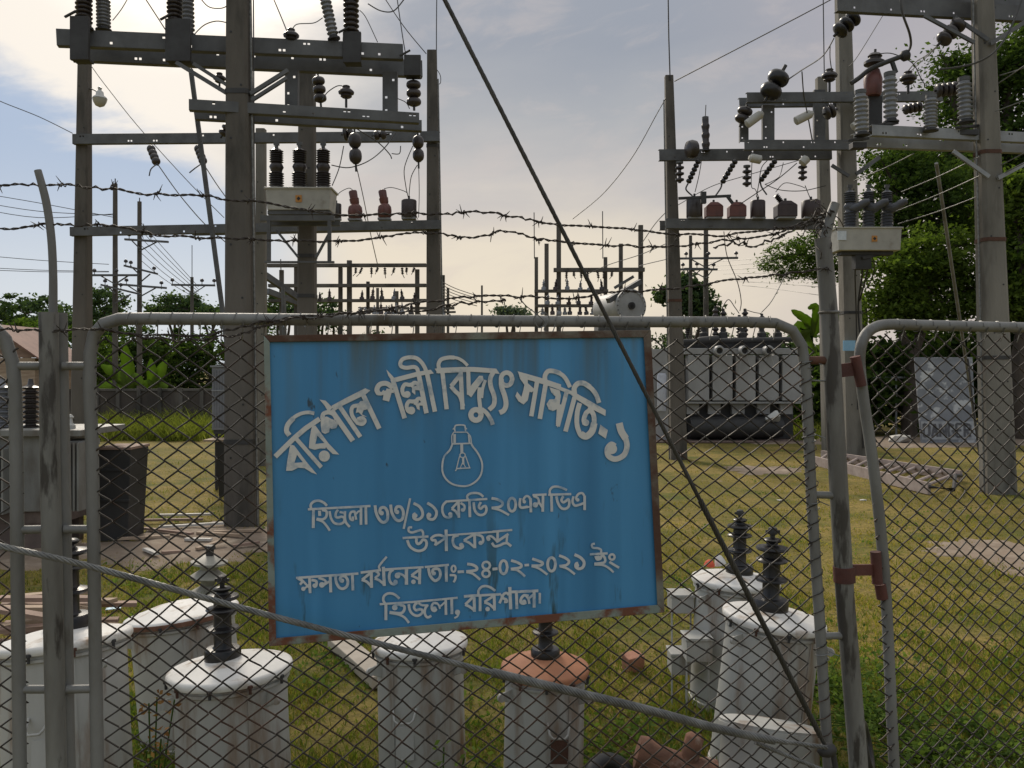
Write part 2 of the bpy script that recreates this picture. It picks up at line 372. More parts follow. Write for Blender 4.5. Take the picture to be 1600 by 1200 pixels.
# left concrete-filled double post with its barbed wire arm
foot = down(G, (76,500), (87,1190))
t = thing('fence_post', 'thick grey double pipe post left of the blue sign with a curved barbed wire arm', 'fence post', foot)
mb = MB(); a = G(76,488,.012); mb.tube([foot+GN*.012, G(88,1180,.012), G(82,900,.012), G(78,700,.012), a], [.0245,.0245,.0245,.024,.0235], 16); mb.build('front_pipe', pipe_post, t)
mb = MB(); mb.tube([foot+GD*.030-GN*.03, G(104,1180,-.03), G(98,800,-.03), G(92,489,-.03)], .021, 14); mb.build('back_pipe', pipe_m, t)
mb = MB(); pxtube(mb, [(84,560),(83,488),(83,430),(80,370),(72,315),(59,266)], [13,13,12,12,12,11], G, -.01, 12, 5); mb.build('wire_arm', pipe_m, t)
# right post
foot = down(G, (1297,480), (1340,1190))
t = thing('fence_post', 'leaning grey pipe post between the sign panel and the open gate', 'fence post', foot)
mb = MB(); q = [G(1285,372), G(1290,420), G(1296,500), G(1307,700), G(1320,930), G(1341,1190), foot]
mb.tube(q, [.0245,.026,.0275,.0285,.0285,.0290,.0295], 16); mb.build('post_pipe', pipe_post, t)
mb = MB(); mb.tube([G(1286,392), G(1290,365), G(1297,340), G(1305,318)], [.018,.018,.016,.015], 10); mb.build('wire_arm', pipe_m, t)
mb = MB(); mb.lathe([(.0305,-.004),(.034,-.002),(.034,.002),(.0305,.004)], G(1296,488), (G(1296,480)-G(1297,520)).normalized(), 16); mb.build('clamp', pipe_m, t)

# panel carrying the sign
base = G(150,1190); base.z = 0
t = thing('chain_link_fence', 'grey pipe framed chain link panel with rounded corners behind the blue sign', 'fence panel', base)
lo_l = down(G, (144,700), (152,1190)); lo_r = down(G, (1271,800), (1291,1150))
lo_l.z = lo_r.z = .06
mb = MB()
pts = [lo_l] + [G(*p) for p in [(152,1190),(148,950),(144,700),(140,600),(141,552),(147,523),(162,506),(186,498.5),(225,498),(420,499),(700,501),(1000,503),(1170,503),(1212,505),(1238,516),(1253,540),(1258,575),(1262,650),(1268,780),(1280,960),(1292,1160)]] + [lo_r]
mb.tube(pts, [.0165]*len(pts), 14)
mb.tube([lo_l, lo_r], .0165, 12)
mb.build('pipe_frame', pipe_m, t)
chainlink('m', t, GA, GD, GN, sG(146)+.004, sG(1268), .08, 1.905, -.004)
# coiled wire selvedge tying the mesh to the right upright
mb = MB(); pp = []
for i in range(0, 150):
    f = i/149; y = 560+f*640; x = 1259+ (1291-1259)*max(0,(f*640-20)/610)
    a = i*math.pi/3.2; pp.append(G(x,y) + GD*(.021*math.cos(a)) + GN*(.021*math.sin(a)))
mb.tube(pp, .0017, 5); mb.build('lacing_wire', wire_m, t)
for k in range(31):                                     # tie wires over the top rail
    mb = MB()
    x = 200 + k*33.3; c = G(x, 499+ (x-200)*.004)
    mb.tube([c + GN*(.019*math.cos(a)) + Vector((0,0,.019*math.sin(a))) + GD*(.004*a) for a in [i*.62 for i in range(11)]] + [c+Vector((0,0,-.055))+GD*.02], .0016, 4); mb.build('tie_wire', cable_m, t)
for (x, y) in ((1258,575),(1264,690),(1270,795),(1285,1030)):
    mb = MB(); c = G(x,y); mb.tube([c + GN*(.02*math.cos(a)) + GD*(.02*math.sin(a)) + Vector((0,0,.003*a)) for a in [i*.6 for i in range(15)]] + [c+GD*.05+GN*.012+Vector((0,0,.01))], .0016, 4); mb.build('tie_wire', cable_m, t)
# stubs joining this panel to the posts
for (x0,y0,x1,y1,m,nm,r) in ((98,572,140,572,pipe_m,'joining_stub',.011),(100,827,146,827,pipe_m,'joining_stub',.011),(104,1077,150,1076,pipe_m,'joining_stub',.011),(1258,563,1302,563,rust,'joining_stub',.013),(1268,773,1307,774,pipe_m,'joining_stub',.0115),(1281,994,1322,993,pipe_m,'joining_stub',.0115)):
    mb = MB(); mb.tube([G(x0,y0), G(x1,y1)], r, 12); mb.build(nm, m, t)
mb = MB(); mb.tube([G(1260,594), G(1303,596)], .003, 6); mb.build('rod', cable_m, t)

# next panel, running out of the picture on the left
base = G(26,1190); base.z = 0
t = thing('chain_link_fence', 'grey pipe framed chain link panel at the far left edge, rounded top corner', 'fence panel', base)
lo = down(G, (25,700), (31,1190)); lo.z = .06
mb = MB(); pts = [lo] + [G(*p) for p in [(31,1190),(28,950),(26,740),(24,610),(20,568),(8,530),(-12,508),(-45,499),(-300,497)]]
mb.tube(pts, [.0165]*len(pts), 14); q = G(-300,497); mb.tube([q, Vector((q.x,q.y,.06)), lo], .0165, 12); mb.build('pipe_frame', pipe_m, t)
chainlink('m', t, GA, GD, GN, sG(-300), sG(24), .08, 1.87, -.004)
for (x0,y0,x1,y1) in ((26,572,66,572),(30,828,72,827),(33,1077,76,1077)):
    mb = MB(); mb.tube([G(x0,y0), G(x1,y1)], .011, 12); mb.build('joining_stub', pipe_m, t)

# open gate leaf on the right
base = RG(1390,1190); base.z = 0
t = thing('gate_leaf', 'open chain link gate on the right with a bent pipe frame and red hinges', 'gate', base)
lo = down(RG, (1376,850), (1397,1195)); lo.z = .07
mb = MB(); pts = [lo] + [RG(*p) for p in [(1397,1195),(1386,960),(1378,850),(1369,765),(1360,695),(1350,630),(1344,580),(1344,548),(1352,524),(1368,511),(1392,507),(1440,508),(1620,512),(1850,516)]]
mb.tube(catmull(pts, 3), .0175, 14); q = RG(1850,516); mb.tube([q, Vector((q.x,q.y,.07)), lo], .0175, 12); mb.build('pipe_frame', pipe_m, t)
chainlink('m', t, RA, RD, RN, sR(1366), sR(1850), .09, 1.93, .0)
for k in range(9):
    mb = MB(); x = 1400 + k*26; c = RG(x, 508+(x-1392)*.02)
    mb.tube([c + RN*(.02*math.cos(a)) + Vector((0,0,.02*math.sin(a))) + RD*(.003*a) for a in [i*.62 for i in range(11)]] + [c+Vector((0,0,-.05))+RD*.02], .0016, 4); mb.build('tie_wire', cable_m, t)
for (yb, ya, x0, x1, py0, py1) in ((890,893,1299,1366,862,912),(577,577,1314,1338,557,603)):
    mb = MB(); off = .01
    if yb == 890:
        c = G(1319,897); ax = (G(1318,880)-G(1320,930)).normalized()
        mb.lathe([(.030,-.024),(.033,-.024),(.033,.024),(.030,.024)], c, ax, 18, False)
        mb.beam(G(1320,891,.02), RG(1366,890,.01), .012, .034)
    else:
        mb.beam(G(1306,580,-.02), RG(1338,576,.01), .014, .042)
    xx = 1368 if yb == 890 else 1336
    ddx = -3 if yb == 890 else 4
    mb.tube([RG(xx, py0, .016), RG(xx+ddx+6, py1, .016)], .0165, 10)
    mb.build('hinge', redhinge, t)
mb = MB(); mb.tube([RG(1375,912,.002), RG(1379,935,.002)], .0182, 12); mb.build('red_paint_patch', redhinge, t)

# ------------------------------------------------------------------ the blue sign
t = thing('signboard', 'blue painted signboard with white Bengali lettering in a rusty frame', 'sign', G(728,983,.03))
SOFF = .034
def S(px, py, lift=0.0): return G(px, py, SOFF+lift)
mb = MB(); A = [S(417,531,-.004), S(1012,522,-.004), S(1032,950,-.004), S(425,1002,-.004)]; B = [p-GN*.003 for p in A]
mb.hexa([B[3],B[2],A[2],A[3],B[0],B[1],A[1],A[0]]); panel = mb.build('panel', blue_m, t)
# object z of the panel runs from its lower edge, so its streak material sits right
oldo = ORG[panel.name]; shift = Vector((oldo.x, oldo.y, S(728,980).z)) - oldo
for v in panel.data.vertices: v.co -= shift
panel.location = shift; ORG[panel.name] = oldo+shift
fr = [(412,524),(1017,515.5),(1038.5,957),(420.5,1010)]; fi = [(421.5,534.5),(1005.5,527),(1027,945),(431.5,997)]
for i, nm in ((0,'r'),(1,'r'),(2,'f'),(3,'f')):
    j = (i+1) % 4; mb = MB()
    o0, o1, i0, i1 = fr[i], fr[j], fi[i], fi[j]
    mb.hexa([S(*o0,-.022), S(*o1,-.022), S(*i1,-.022), S(*i0,-.022), S(*o0,.006), S(*o1,.006), S(*i1,.006), S(*i0,.006)])
    mb.build('frame_rail', (frame_rusty, frame_rusty, frame_m, frame_m)[i], t, bevel=.0015)
LIFT = [0]
def ribbon(mb, pts, w, smooth, closed=False, taper=False):
    P2 = [np.array(p, float) for p in pts]
    if smooth:
        if closed: P2 = P2 + [P2[0]]
        P2 = [np.array(v[:2]) for v in catmull([(p[0], p[1], 0) for p in P2], 7)]
    m = len(P2); L_, R_ = [], []
    if not closed:                                       # brush ends: a little past the stroke's last point
        d0 = P2[0]-P2[1]; d1 = P2[-1]-P2[-2]
        P2[0] = P2[0] + d0/max(np.linalg.norm(d0),1e-6)*w*.12; P2[-1] = P2[-1] + d1/max(np.linalg.norm(d1),1e-6)*w*.12
    for i in range(m):
        if closed and smooth: a, b = P2[i-1] if i > 0 else P2[-2], P2[i+1] if i < m-1 else P2[1]
        else: a, b = P2[max(i-1,0)], P2[min(i+1,m-1)]
        d = b-a; d = d/max(np.linalg.norm(d),1e-6); n = np.array([-d[1], d[0]]); k = 1.0
        if not smooth and 0 < i < m-1:
            d1 = P2[i]-P2[i-1]; d1 /= max(np.linalg.norm(d1),1e-6); k = min(1.6, 1/max(.4, abs(np.dot(d1, d))))
        ww = w*.5*k
        L_.append(P2[i]+n*ww); R_.append(P2[i]-n*ww)
    LIFT[0] += 1; lf = .0003 + .0000025*LIFT[0]
    vs = [S(p[0], p[1], lf) for p in L_] + [S(p[0], p[1], lf) for p in R_]
    mb.add(vs, [(i, i+1, m+i+1, m+i) for i in range(m-1)])
def disc(mb, c, r, n=16):
    LIFT[0] += 1; lf = .0003 + .0000025*LIFT[0]
    mb.add([S(c[0]+r*math.cos(a*2*math.pi/n), c[1]+r*math.sin(a*2*math.pi/n), lf) for a in range(n)], [tuple(range(n))])
def poly(mb, pts):
    LIFT[0] += 1; lf = .0003 + .0000025*LIFT[0]
    mb.add([S(x, y, lf) for x, y in pts], [tuple(range(len(pts)))])
def strokes(mb, org, K, txt):                            # brush strokes of the hand lettering: l straight, s curved, e ring, d dot, p filled shape
    ox, oy = org
    for line in txt.strip().split('\n'):
        f = line.split(); kind = f[0]
        if kind == 'p': poly(mb, [(ox+float(p.split(',')[0])/K, oy+float(p.split(',')[1])/K) for p in f[1:]]); continue
        w = float(f[1]); pts = [tuple(map(float, p.split(','))) for p in f[2:]]
        pp = [(ox+x/K, oy+y/K) for x, y in pts]
        if kind == 'd': disc(mb, pp[0], w/K)
        elif kind == 'e':
            (cx, cy), (rx, ry) = pts
            ribbon(mb, [(ox+(cx+rx*math.cos(a*math.pi/4))/K, oy+(cy+ry*math.sin(a*math.pi/4))/K) for a in range(8)], w/K, True, True)
        else: ribbon(mb, pp, w/K, kind == 's')
T_E1 = '''
l 58 80,922 290,715 430,595 590,487
s 58 238,672 207,622 225,548 285,480
s 42 225,552 285,475 370,424 460,407 528,418
l 48 318,712 612,1046
p 250,790 292,800 330,905 300,1000 275,1090 203,1093 215,980
p 203,1093 300,1000 400,992 440,1000 420,1062 345,1055 275,1090
p 263,785 300,798 440,985 567,1136 500,1112 420,1062 400,992 330,905
p 500,590 545,575 570,680 545,780 520,842 469,825 480,700
p 469,825 545,778 655,765 700,780 660,832 600,830 540,846
p 498,575 545,560 700,770 826,902 750,896 680,830 650,765 570,680
d 66 650,920
p 594,257 665,270 748,352 700,405 650,322
s 50 628,480 640,425 700,406 760,430 792,485
p 609,470 680,455 720,478 770,497 812,540 790,592 740,602 715,590 707,640 660,660 620,640 609,560
l 60 735,385 982,735
p 735,330 900,240 1130,124 1190,150 1130,200 870,325 760,398
l 52 833,342 1070,690
s 46 1100,292 1060,322 990,338 968,388 985,460 1040,530
s 58 1035,522 1090,538 1118,508 1090,480 1048,495
p 1040,312 1075,275 1122,270 1172,365 1110,382 1092,430 1152,460 1100,452 1050,405 1020,415
l 56 1102,195 1292,592
'''
T_E2 = '''
p 327,280 395,350 432,392 392,415 350,352
l 54 402,398 540,845
p 412,378 570,337 680,308 848,282 884,326 720,354 440,428
s 58 235,560 217,512 252,455 330,444 400,492
s 40 228,562 275,562 305,535
l 40 330,522 412,536
p 300,535 345,515 392,540 360,657 284,637
s 46 652,445 600,460 545,455 515,510 530,575 580,590
d 40 572,572
s 44 618,480 650,436 690,445 720,490
p 628,480 690,470 725,525 667,520 667,578 628,545
s 46 700,645 640,655 592,655 566,705 582,765 630,785
d 46 620,760
s 44 668,690 690,630 730,624 760,665
p 668,690 740,660 775,705 717,702 717,758 688,742
l 54 708,345 796,786
l 52 806,335 896,768
s 46 702,335 690,275 650,250 560,260 502,242 492,202 522,157 600,137 680,147 740,197 780,262 797,315
p 893,270 1350,250 1350,305 930,325
s 46 952,285 938,222 970,163 1050,140 1120,140
s 36 1110,138 1170,150 1230,185 1278,232
l 50 985,318 1034,740
l 50 1195,340 1090,472
s 48 1086,478 1130,530 1190,592 1226,705
l 50 1198,305 1220,742
'''
T_E3 = '''
p -60,262 250,250 375,250 640,270 682,332 600,322 340,305 -60,322
l 48 312,300 320,570
p 298,565 347,607 425,490 492,400 482,355 440,353 350,460
s 46 446,495 440,600 455,742
s 36 512,408 482,500 470,610
e 62 403,812 60,62
s 48 472,745 530,792 580,872 598,922
s 54 618,295 572,380 577,480 615,590 613,690 560,748
e 54 762,392 66,76
s 58 700,400 702,480 740,590 755,690 730,758 685,783
p 889,300 1190,385 1400,455 1400,520 1180,450 1000,395 930,372
p 895,305 1010,400 1010,440 1090,512 1060,547 1030,542 1010,640 960,690 900,652 864,590 885,540 935,602 958,520 970,460 920,390
l 52 1120,415 1052,822
l 54 1222,435 1152,852
'''
T_E4 = '''
s 54 242,200 236,132 272,76 340,74 410,98
s 48 395,92 450,128 490,180 528,258
p -20,95 200,158 400,250 560,310 760,420 950,530 945,600 760,505 600,402 540,348 350,272 180,212 -20,162
p 288,262 410,300 422,360 410,460 430,472 440,560 385,737 364,690 375,520 330,542 280,522 254,460 290,404 350,404 360,372 310,322
l 50 487,330 388,715
l 54 582,385 478,775
s 60 583,345 580,272 622,220 690,216 760,258
s 54 745,248 800,298 840,360 868,440
s 56 642,455 615,560 612,700 650,815 700,850
s 78 665,815 720,838 785,782 812,690
s 56 812,705 810,605 780,542 740,520
s 54 782,530 722,560 692,640 702,690
d 40 715,678
p 885,700 973,765 950,867 861,805
s 82 1108,692 1132,780 1178,855
s 64 1172,830 1198,950 1160,1058 1060,1105 982,1068 967,990 1010,932 1052,950
d 62 1020,985
'''
T_BULB = '''
s 26 228,150 222,90 252,48 380,48 403,90 408,150
l 18 192,118 218,92
l 18 402,88 432,112
l 18 208,166 440,166
s 20 210,166 176,222 174,290 178,372
s 20 430,166 488,232 503,302 510,372
l 44 222,205 222,345
l 30 462,215 475,345
l 26 182,366 512,356
l 50 342,362 346,512
e 20 358,560 46,40
l 18 305,578 250,802
l 18 410,578 480,775
l 18 235,826 266,786 490,775
l 38 366,600 370,712
l 14 356,682 316,782
l 14 376,705 406,762
s 32 180,380 140,470 50,572 16,690 16,840 72,960 180,1048 320,1084 450,1078 580,1008 664,900 693,770 678,650 610,512 540,422 510,370
'''
T_L1A = '''
l 36 65,258 1035,206
l 46 148,260 145,545
s 40 117,262 105,192 150,138 230,122 310,155 355,200
l 46 242,285 246,355
s 40 285,268 350,290 347,370 290,415 200,408
s 36 198,415 290,450 350,512 402,588
s 38 400,290 420,390 470,468 550,488 618,460 632,402 590,374 530,388 495,368 500,312 530,268
l 34 560,300 645,320
s 38 640,290 640,400 660,470 712,530
s 36 795,292 740,300 716,350 726,408 765,425 762,375
s 34 790,290 800,340 815,415
s 30 808,335 850,292 885,290
l 42 890,230 890,495
l 42 965,225 970,490
s 46 1110,200 1130,320 1180,420 1240,462 1300,420 1305,302 1260,232 1200,240 1185,302 1210,330
d 36 1212,318
s 46 1355,190 1370,300 1420,400 1480,436 1540,400 1550,292 1510,222 1450,222 1430,282 1450,310
d 34 1455,300
'''
T_L1B = '''
l 34 208,90 108,560
s 44 265,165 350,212 400,292 395,370 330,418 270,398 262,345 290,325
d 36 288,358
s 44 480,160 560,212 615,282 615,350 570,412 500,402 485,350 510,325
d 36 505,348
s 38 780,132 725,190 710,270 740,358 800,388 850,365 838,325
d 34 835,335
l 34 770,136 1410,96
l 42 965,140 970,385
l 38 950,150 862,245
s 38 860,250 920,290 965,362
s 36 1000,160 1055,202 1050,268 1020,280
d 30 1030,268
l 42 1135,110 1142,375
s 36 1112,112 1100,52 1150,12 1230,2 1300,18 1350,60
s 40 1200,150 1215,260 1260,328 1320,348 1380,320 1400,262 1385,208 1342,220 1310,248 1282,215 1310,148
l 36 95,706 490,682
s 36 235,540 190,545 190,600 240,620 310,600 380,582 410,622 410,682
s 42 165,742 200,830 270,888 350,908 430,878 465,810 455,752 410,732 370,780 330,798 305,760 310,716
l 48 770,580 775,905
l 30 800,662 1600,604
s 40 750,692 680,662 600,667 542,708 556,740 600,742 612,780 600,820
l 36 608,812 752,712
s 42 960,662 890,690 876,770 910,840 980,868 1032,840 1012,798
d 34 1005,815
l 44 1215,640 1220,860
l 38 1200,652 1052,740
s 38 1050,745 1130,780 1210,848
s 40 1240,652 1330,682 1348,760 1310,795
d 34 1310,783
s 36 1422,735 1416,695 1460,677 1510,702 1575,770
d 32 1432,722
'''
T_L1C = '''
s 42 -15,285 90,310 155,362 110,418 -15,436
s 36 -12,440 110,470 250,545
e 42 300,385 60,104
s 40 430,288 420,390 450,432 540,418
s 36 490,340 480,302 520,252 570,270 590,330
d 28 492,340
l 42 590,290 595,500
l 32 440,435 590,418
l 36 625,236 835,226
s 36 640,252 700,282 720,340 690,380
d 42 665,388
l 34 712,332 780,440
l 42 785,236 780,490
l 36 870,230 1222,220
l 42 915,230 922,490
s 36 897,228 890,166 930,113 1000,102 1080,122 1155,156
s 40 995,260 1015,350 1060,428 1120,452 1180,420 1195,350 1180,302 1140,330 1100,348 1072,312 1100,256
s 38 1260,260 1245,340 1280,398 1340,390 1420,362
s 36 1320,320 1302,280 1340,217 1400,207 1435,260
d 28 1326,310
l 42 1435,250 1435,465
l 34 0,806 300,780
l 40 75,815 75,955
l 42 68,962 240,845
l 36 226,850 216,962
s 40 -12,985 30,1035 110,1020 170,992 225,988 285,1032
'''
T_L3A = '''
l 38 80,330 1045,262
l 44 285,310 295,562
s 38 110,342 172,382 140,432
l 34 150,342 280,480
d 34 190,500
s 30 190,500 240,470 280,432
s 42 320,362 390,382 390,448 360,470
d 34 366,450
d 44 480,438
s 36 430,332 520,362 540,402 490,432
l 36 490,452 600,382
l 46 610,300 618,550
s 44 695,312 705,400 750,478 810,498 870,458 885,380 850,312 790,302 762,350 790,388
d 34 795,373
l 44 955,270 965,520
l 38 1090,246 1400,208
l 36 1455,212 1600,192
l 48 1250,232 1255,480
l 42 1240,252 1112,355
s 42 1106,360 1180,390 1250,460
s 34 1490,2 1420,82 1372,152 1382,190
l 48 1440,162 1455,450
s 36 1330,232 1370,272 1312,330
s 40 1310,340 1380,370 1450,430
'''
T_L3B = '''
l 34 110,96 715,62
s 42 240,102 190,152 182,240 210,308 260,328 300,300
d 34 280,290
d 44 310,195
s 36 290,172 340,162 400,190 440,232
l 52 450,90 450,330
l 46 660,80 655,322
l 40 650,102 532,190
s 38 530,195 590,220 650,252
d 36 560,290
l 36 740,60 1110,26
s 44 795,82 815,180 860,248 905,273 965,230 980,152 950,92 882,92 857,130 875,180
d 32 880,160
l 46 1070,40 1075,285
e 32 1187,86 32,48
s 36 1130,186 1210,192 1215,240 1190,295
l 44 1255,136 1345,131
'''
T_L3C = '''
s 44 305,212 390,227 450,268 430,310 290,330
s 38 290,336 390,365 500,455
e 38 598,235 58,56
e 38 595,362 58,52
l 44 700,292 770,286
e 42 868,262 58,104
s 42 990,157 1080,187 1145,228 1120,270 985,290
s 38 985,295 1090,312 1200,405
l 40 1200,232 1262,226
s 42 1320,132 1410,162 1480,197 1440,235 1310,240
s 36 1310,246 1420,282 1550,375
'''
T_L3D = '''
s 40 20,332 110,362 180,397 140,435 10,440
e 44 318,418 62,106
s 42 440,282 530,317 590,372 550,428 445,445
s 36 450,450 560,482 680,570
s 46 680,267 770,312 825,382 810,458 750,488 700,460 700,412 730,400
d 34 715,435
s 34 990,97 950,107 960,155 1040,167 1090,192 1090,252
l 36 920,260 1190,246
s 38 1005,292 1030,340 1080,330 1100,282
d 36 1050,315
s 40 1110,267 1150,320 1140,388 990,410
s 34 990,420 1130,432 1220,482 1285,540
e 36 1262,303 42,42
l 38 1225,382 1370,470
'''
T_L4A = '''
l 42 45,665 740,618 1535,542
l 56 160,670 160,965
s 48 152,662 110,592 122,512 190,462 270,458 350,492 415,555
d 54 330,730
s 52 440,682 510,702 510,780 440,838 235,820
s 46 235,832 400,862 520,922 600,1020
s 40 330,692 400,674 460,682
s 50 600,672 620,780 680,858 770,888 850,840 860,782 810,762 740,780 702,730 720,672 760,642
s 42 790,642 850,682 970,690
s 48 962,682 912,760 912,860 960,918 1030,890
s 46 1150,652 1080,644 1042,700 1052,776 1100,795 1130,760
d 46 1090,753
s 36 1150,652 1180,692 1200,750
l 36 1210,702 1290,632
l 50 1310,590 1315,865
l 54 1425,560 1430,850
d 52 1535,820
s 36 1560,850 1530,902 1480,930
'''
T_L4B = '''
l 46 110,340 330,322
l 42 330,326 720,302
l 46 890,266 1340,246
l 50 275,332 280,590
l 44 265,342 132,470
s 44 130,480 200,512 280,572
l 46 375,332 375,580
s 42 347,312 350,242 400,182 470,168 550,192 625,245
l 48 610,312 615,570
l 42 600,332 452,430
s 42 450,440 530,472 610,542
d 38 500,550
s 44 700,450 730,382 770,302 820,284 850,312
s 44 730,312 760,370 810,392 820,428 780,430
l 54 870,190 885,550
l 48 980,290 988,545
s 46 1180,332 1110,322 1062,370 1052,438 1100,458 1140,440
d 36 1110,428
s 40 1140,332 1180,382 1195,460
l 40 1190,372 1260,312
l 50 1275,270 1275,520
l 40 1370,285 1370,455
'''
mb = MB()
for org, T_ in (((420,590),T_E1),((560,540),T_E2),((690,540),T_E3),((820,570),T_E4)): strokes(mb, org, 7.5, T_)
mb.build('arched_lettering', paint_white, t)
mb = MB(); strokes(mb, (690,660), 10.91, T_BULB); mb.build('light_bulb_drawing', paint_thin, t)
mb = MB()
for org, k_, T_ in (((475,770),10,T_L1A),((620,770),10,T_L1B),((770,750),10,T_L1C),((455,870),10,T_L3A),((590,880),10,T_L3B),((700,860),10,T_L3C),((830,840),10,T_L3D),((590,890),12.308,T_L4A),((715,900),10.667,T_L4B)): strokes(mb, org, k_, T_)
mb.build('small_lettering', paint_thin, t)

# ------------------------------------------------------------------ cables and barbed wire at the fence
def strand(mb, path, rad, strands, pitch, r, n=6, step=.006):
    pts = [Vector(p) for p in path]; dense = []
    for a, b in zip(pts[:-1], pts[1:]):
        k = max(1, int((b-a).length/step))
        for i in range(k): dense.append(a.lerp(b, i/k))
    dense.append(pts[-1]); cum = [0]
    for a, b in zip(dense[:-1], dense[1:]): cum.append(cum[-1]+(b-a).length)
    for s in range(strands):
        out = []
        for i, p in enumerate(dense):
            tg = (dense[min(i+1,len(dense)-1)]-dense[max(i-1,0)]).normalized()
            u = tg.cross(Vector((0,0,1))); u.normalize(); w = tg.cross(u)
            a = 2*math.pi*(cum[i]/pitch + s/strands); rr = rad(i/len(dense)) if callable(rad) else rad
            out.append(p + u*math.cos(a)*rr + w*math.sin(a)*rr)
        mb.tube(out, r if not callable(r) else [r(i/len(dense)) for i in range(len(dense))], n)
path = catmull([G(x,y,.11) for x,y in ((-260,790),(-100,828),(0,853),(140,885),(400,956),(570,1000),(750,1046),(900,1082),(1000,1106),(1120,1138),(1230,1160))], 6)
t = thing('steel_cable', 'thick twisted steel cable slanting low across the fence below the sign', 'cable', path[len(path)//2])
mb = MB(); strand(mb, path, .0055, 6, .10, .0028); mb.tube(path, .0038, 6); mb.build('twisted_strands', cable_m, t)
p2 = catmull([G(x,y,.11) for x,y in ((770,1051),(900,1082),(1000,1106),(1120,1138),(1210,1157))], 6)
mb = MB(); strand(mb, p2, .0092, 8, .09, .0034); mb.build('grip_wrap', cable_m, t)
p3 = [G(x,y,.10) for x,y in ((1215,1157),(1255,1163),(1292,1168))]
mb = MB(); strand(mb, p3, .004, 4, .05, .0032); strand(mb, [G(x,y,.10) for x,y in ((1180,1160),(1240,1185),(1290,1205),(1300,1240))], .0035, 4, .05, .003); mb.build('tail_end', cable_m, t)
mb = MB(); mb.lathe([(.006,-.03),(.018,-.02),(.022,0),(.018,.02),(.006,.03)], G(1292,1172,.08), GD, 12); mb.tube([G(1300,1165,.06), G(1310,1230,.06), Vector((G(1320,1230).x, G(1320,1230).y, 0))], .009, 8); mb.build('anchor_rod', dark_steel, t)

a = G(1292,1170,.085); b = G(695,0,.15); d = (b-a); top = a + d*2.2
t = thing('guy_wire', 'dark steel guy wire crossing the sign diagonally from the top edge', 'guy wire', a)
mb = MB(); strand(mb, [a, top], .0040, 6, .14, .0024, 5, .012); mb.tube([a, top], .0048, 8); mb.build('wire', guy_m, t)
mb = MB(); strand(mb, [a.lerp(b,.02), a.lerp(b,.36)], .0058, 7, .12, .0028, 5); mb.build('grip_wrap', guy_m, t)

def barbed(label, pts, off=0.0, fn=G, r=.0019, seed=1, gap=.13, wob=.004):
    rnd = random.Random(seed); q = [fn(x, y, off) for x, y in pts]; path = catmull(q, 6)
    path = [p + Vector((rnd.uniform(-wob,wob)*.5, rnd.uniform(-wob,wob)*.5, rnd.uniform(-wob,wob))) for p in path]
    mb = MB(); strand(mb, path, .0021, 2, .045, r, 5, .008)
    cum = 0; nxt = rnd.uniform(.02, gap)
    for p0, p1 in zip(path[:-1], path[1:]):
        L_ = (p1-p0).length
        while cum + L_ > nxt:
            c = p0.lerp(p1, (nxt-cum)/L_); tg = (p1-p0).normalized(); u = tg.cross(Vector((0,0,1))).normalized(); w = tg.cross(u)
            coil = [c + tg*(.0016*k) + (u*math.cos(k*1.05)+w*math.sin(k*1.05))*.0052 for k in range(10)]
            mb.tube(coil, .0016, 5)
            for sgn in (1,-1):
                for k in range(2):
                    a = rnd.uniform(0, 6.28); dirn = (u*math.cos(a)+w*math.sin(a)+tg*rnd.uniform(-.9,.9)).normalized()
                    mb.tube([c + tg*.008*k, c + tg*.008*k + dirn*.010, c + tg*.008*k + dirn*rnd.uniform(.018,.028)], [.0017,.0015,.0006], 5)
            nxt += gap*rnd.uniform(.75, 1.3)
        cum += L_
    o = mb.build('barbed_wire', barb_m); tag(o, label, 'barbed wire', 'barbed wire strands along the fence top'); return o
barbed('topmost rusty barbed wire, strung from the curved arm above the sign', [(-120,292),(0,290),(60,289),(110,290),(150,293),(230,303),(330,308),(420,318),(510,334),(580,336),(640,334),(700,334),(735,331),(800,337),(850,348),(960,356),(1060,366),(1150,366),(1240,352),(1300,335)], -.01, seed=3)
barbed('second barbed wire from the top, running between the two post arms', [(-120,372),(0,358),(70,350),(110,351),(165,352),(240,366),(310,370),(400,374),(470,377),(560,376),(620,368),(660,362),(700,366),(740,371),(790,361),(830,371),(870,377),(1000,385),(1060,384),(1130,376),(1200,366),(1296,345)], -.01, seed=5)
barbed('slack barbed wire drooping over the panel top rail above the sign', [(-100,512),(0,515),(80,517),(150,515),(240,524),(330,522),(400,505),(470,494),(540,490),(600,483),(660,473),(710,467),(760,463),(830,464),(880,466),(960,457),(1040,452),(1090,446),(1150,436),(1210,430),(1290,420)], .028, seed=8)
barbed('lowest barbed wire sagging along the mesh top edge left of the sign', [(150,512),(240,528),(310,531),(380,519),(430,503),(500,494),(560,489),(640,486),(720,474),(790,468)], .034, seed=9, wob=.006)
barbed('loose barbed wire end climbing to the right post arm', [(1115,388),(1150,379),(1180,383),(1215,372),(1250,352),(1285,338),(1303,330)], .02, seed=12, wob=.008)
mb = MB(); rnd = random.Random(4)
for k in range(9):
    c0 = (1290+rnd.uniform(-8,10), 325+rnd.uniform(0,50)); pts = [c0]
    for i in range(7): pts.append((pts[-1][0]+rnd.uniform(-11,9), pts[-1][1]+rnd.uniform(-9,16)))
    mb.tube(catmull([G(x,y,rnd.uniform(-.03,.04)) for x,y in pts], 4), .0017, 5)
tag(mb.build('wire_tangle', barb_m), 'tangle of rusty wire wound round the right post arm', 'wire')
mb = MB()
mb.tube(catmull([G(x,y,.03) for x,y in ((812,466),(822,478),(840,492),(852,505),(842,512),(834,498),(846,486),(858,497),(850,515),(862,520),(868,505))],5), .0016, 5)
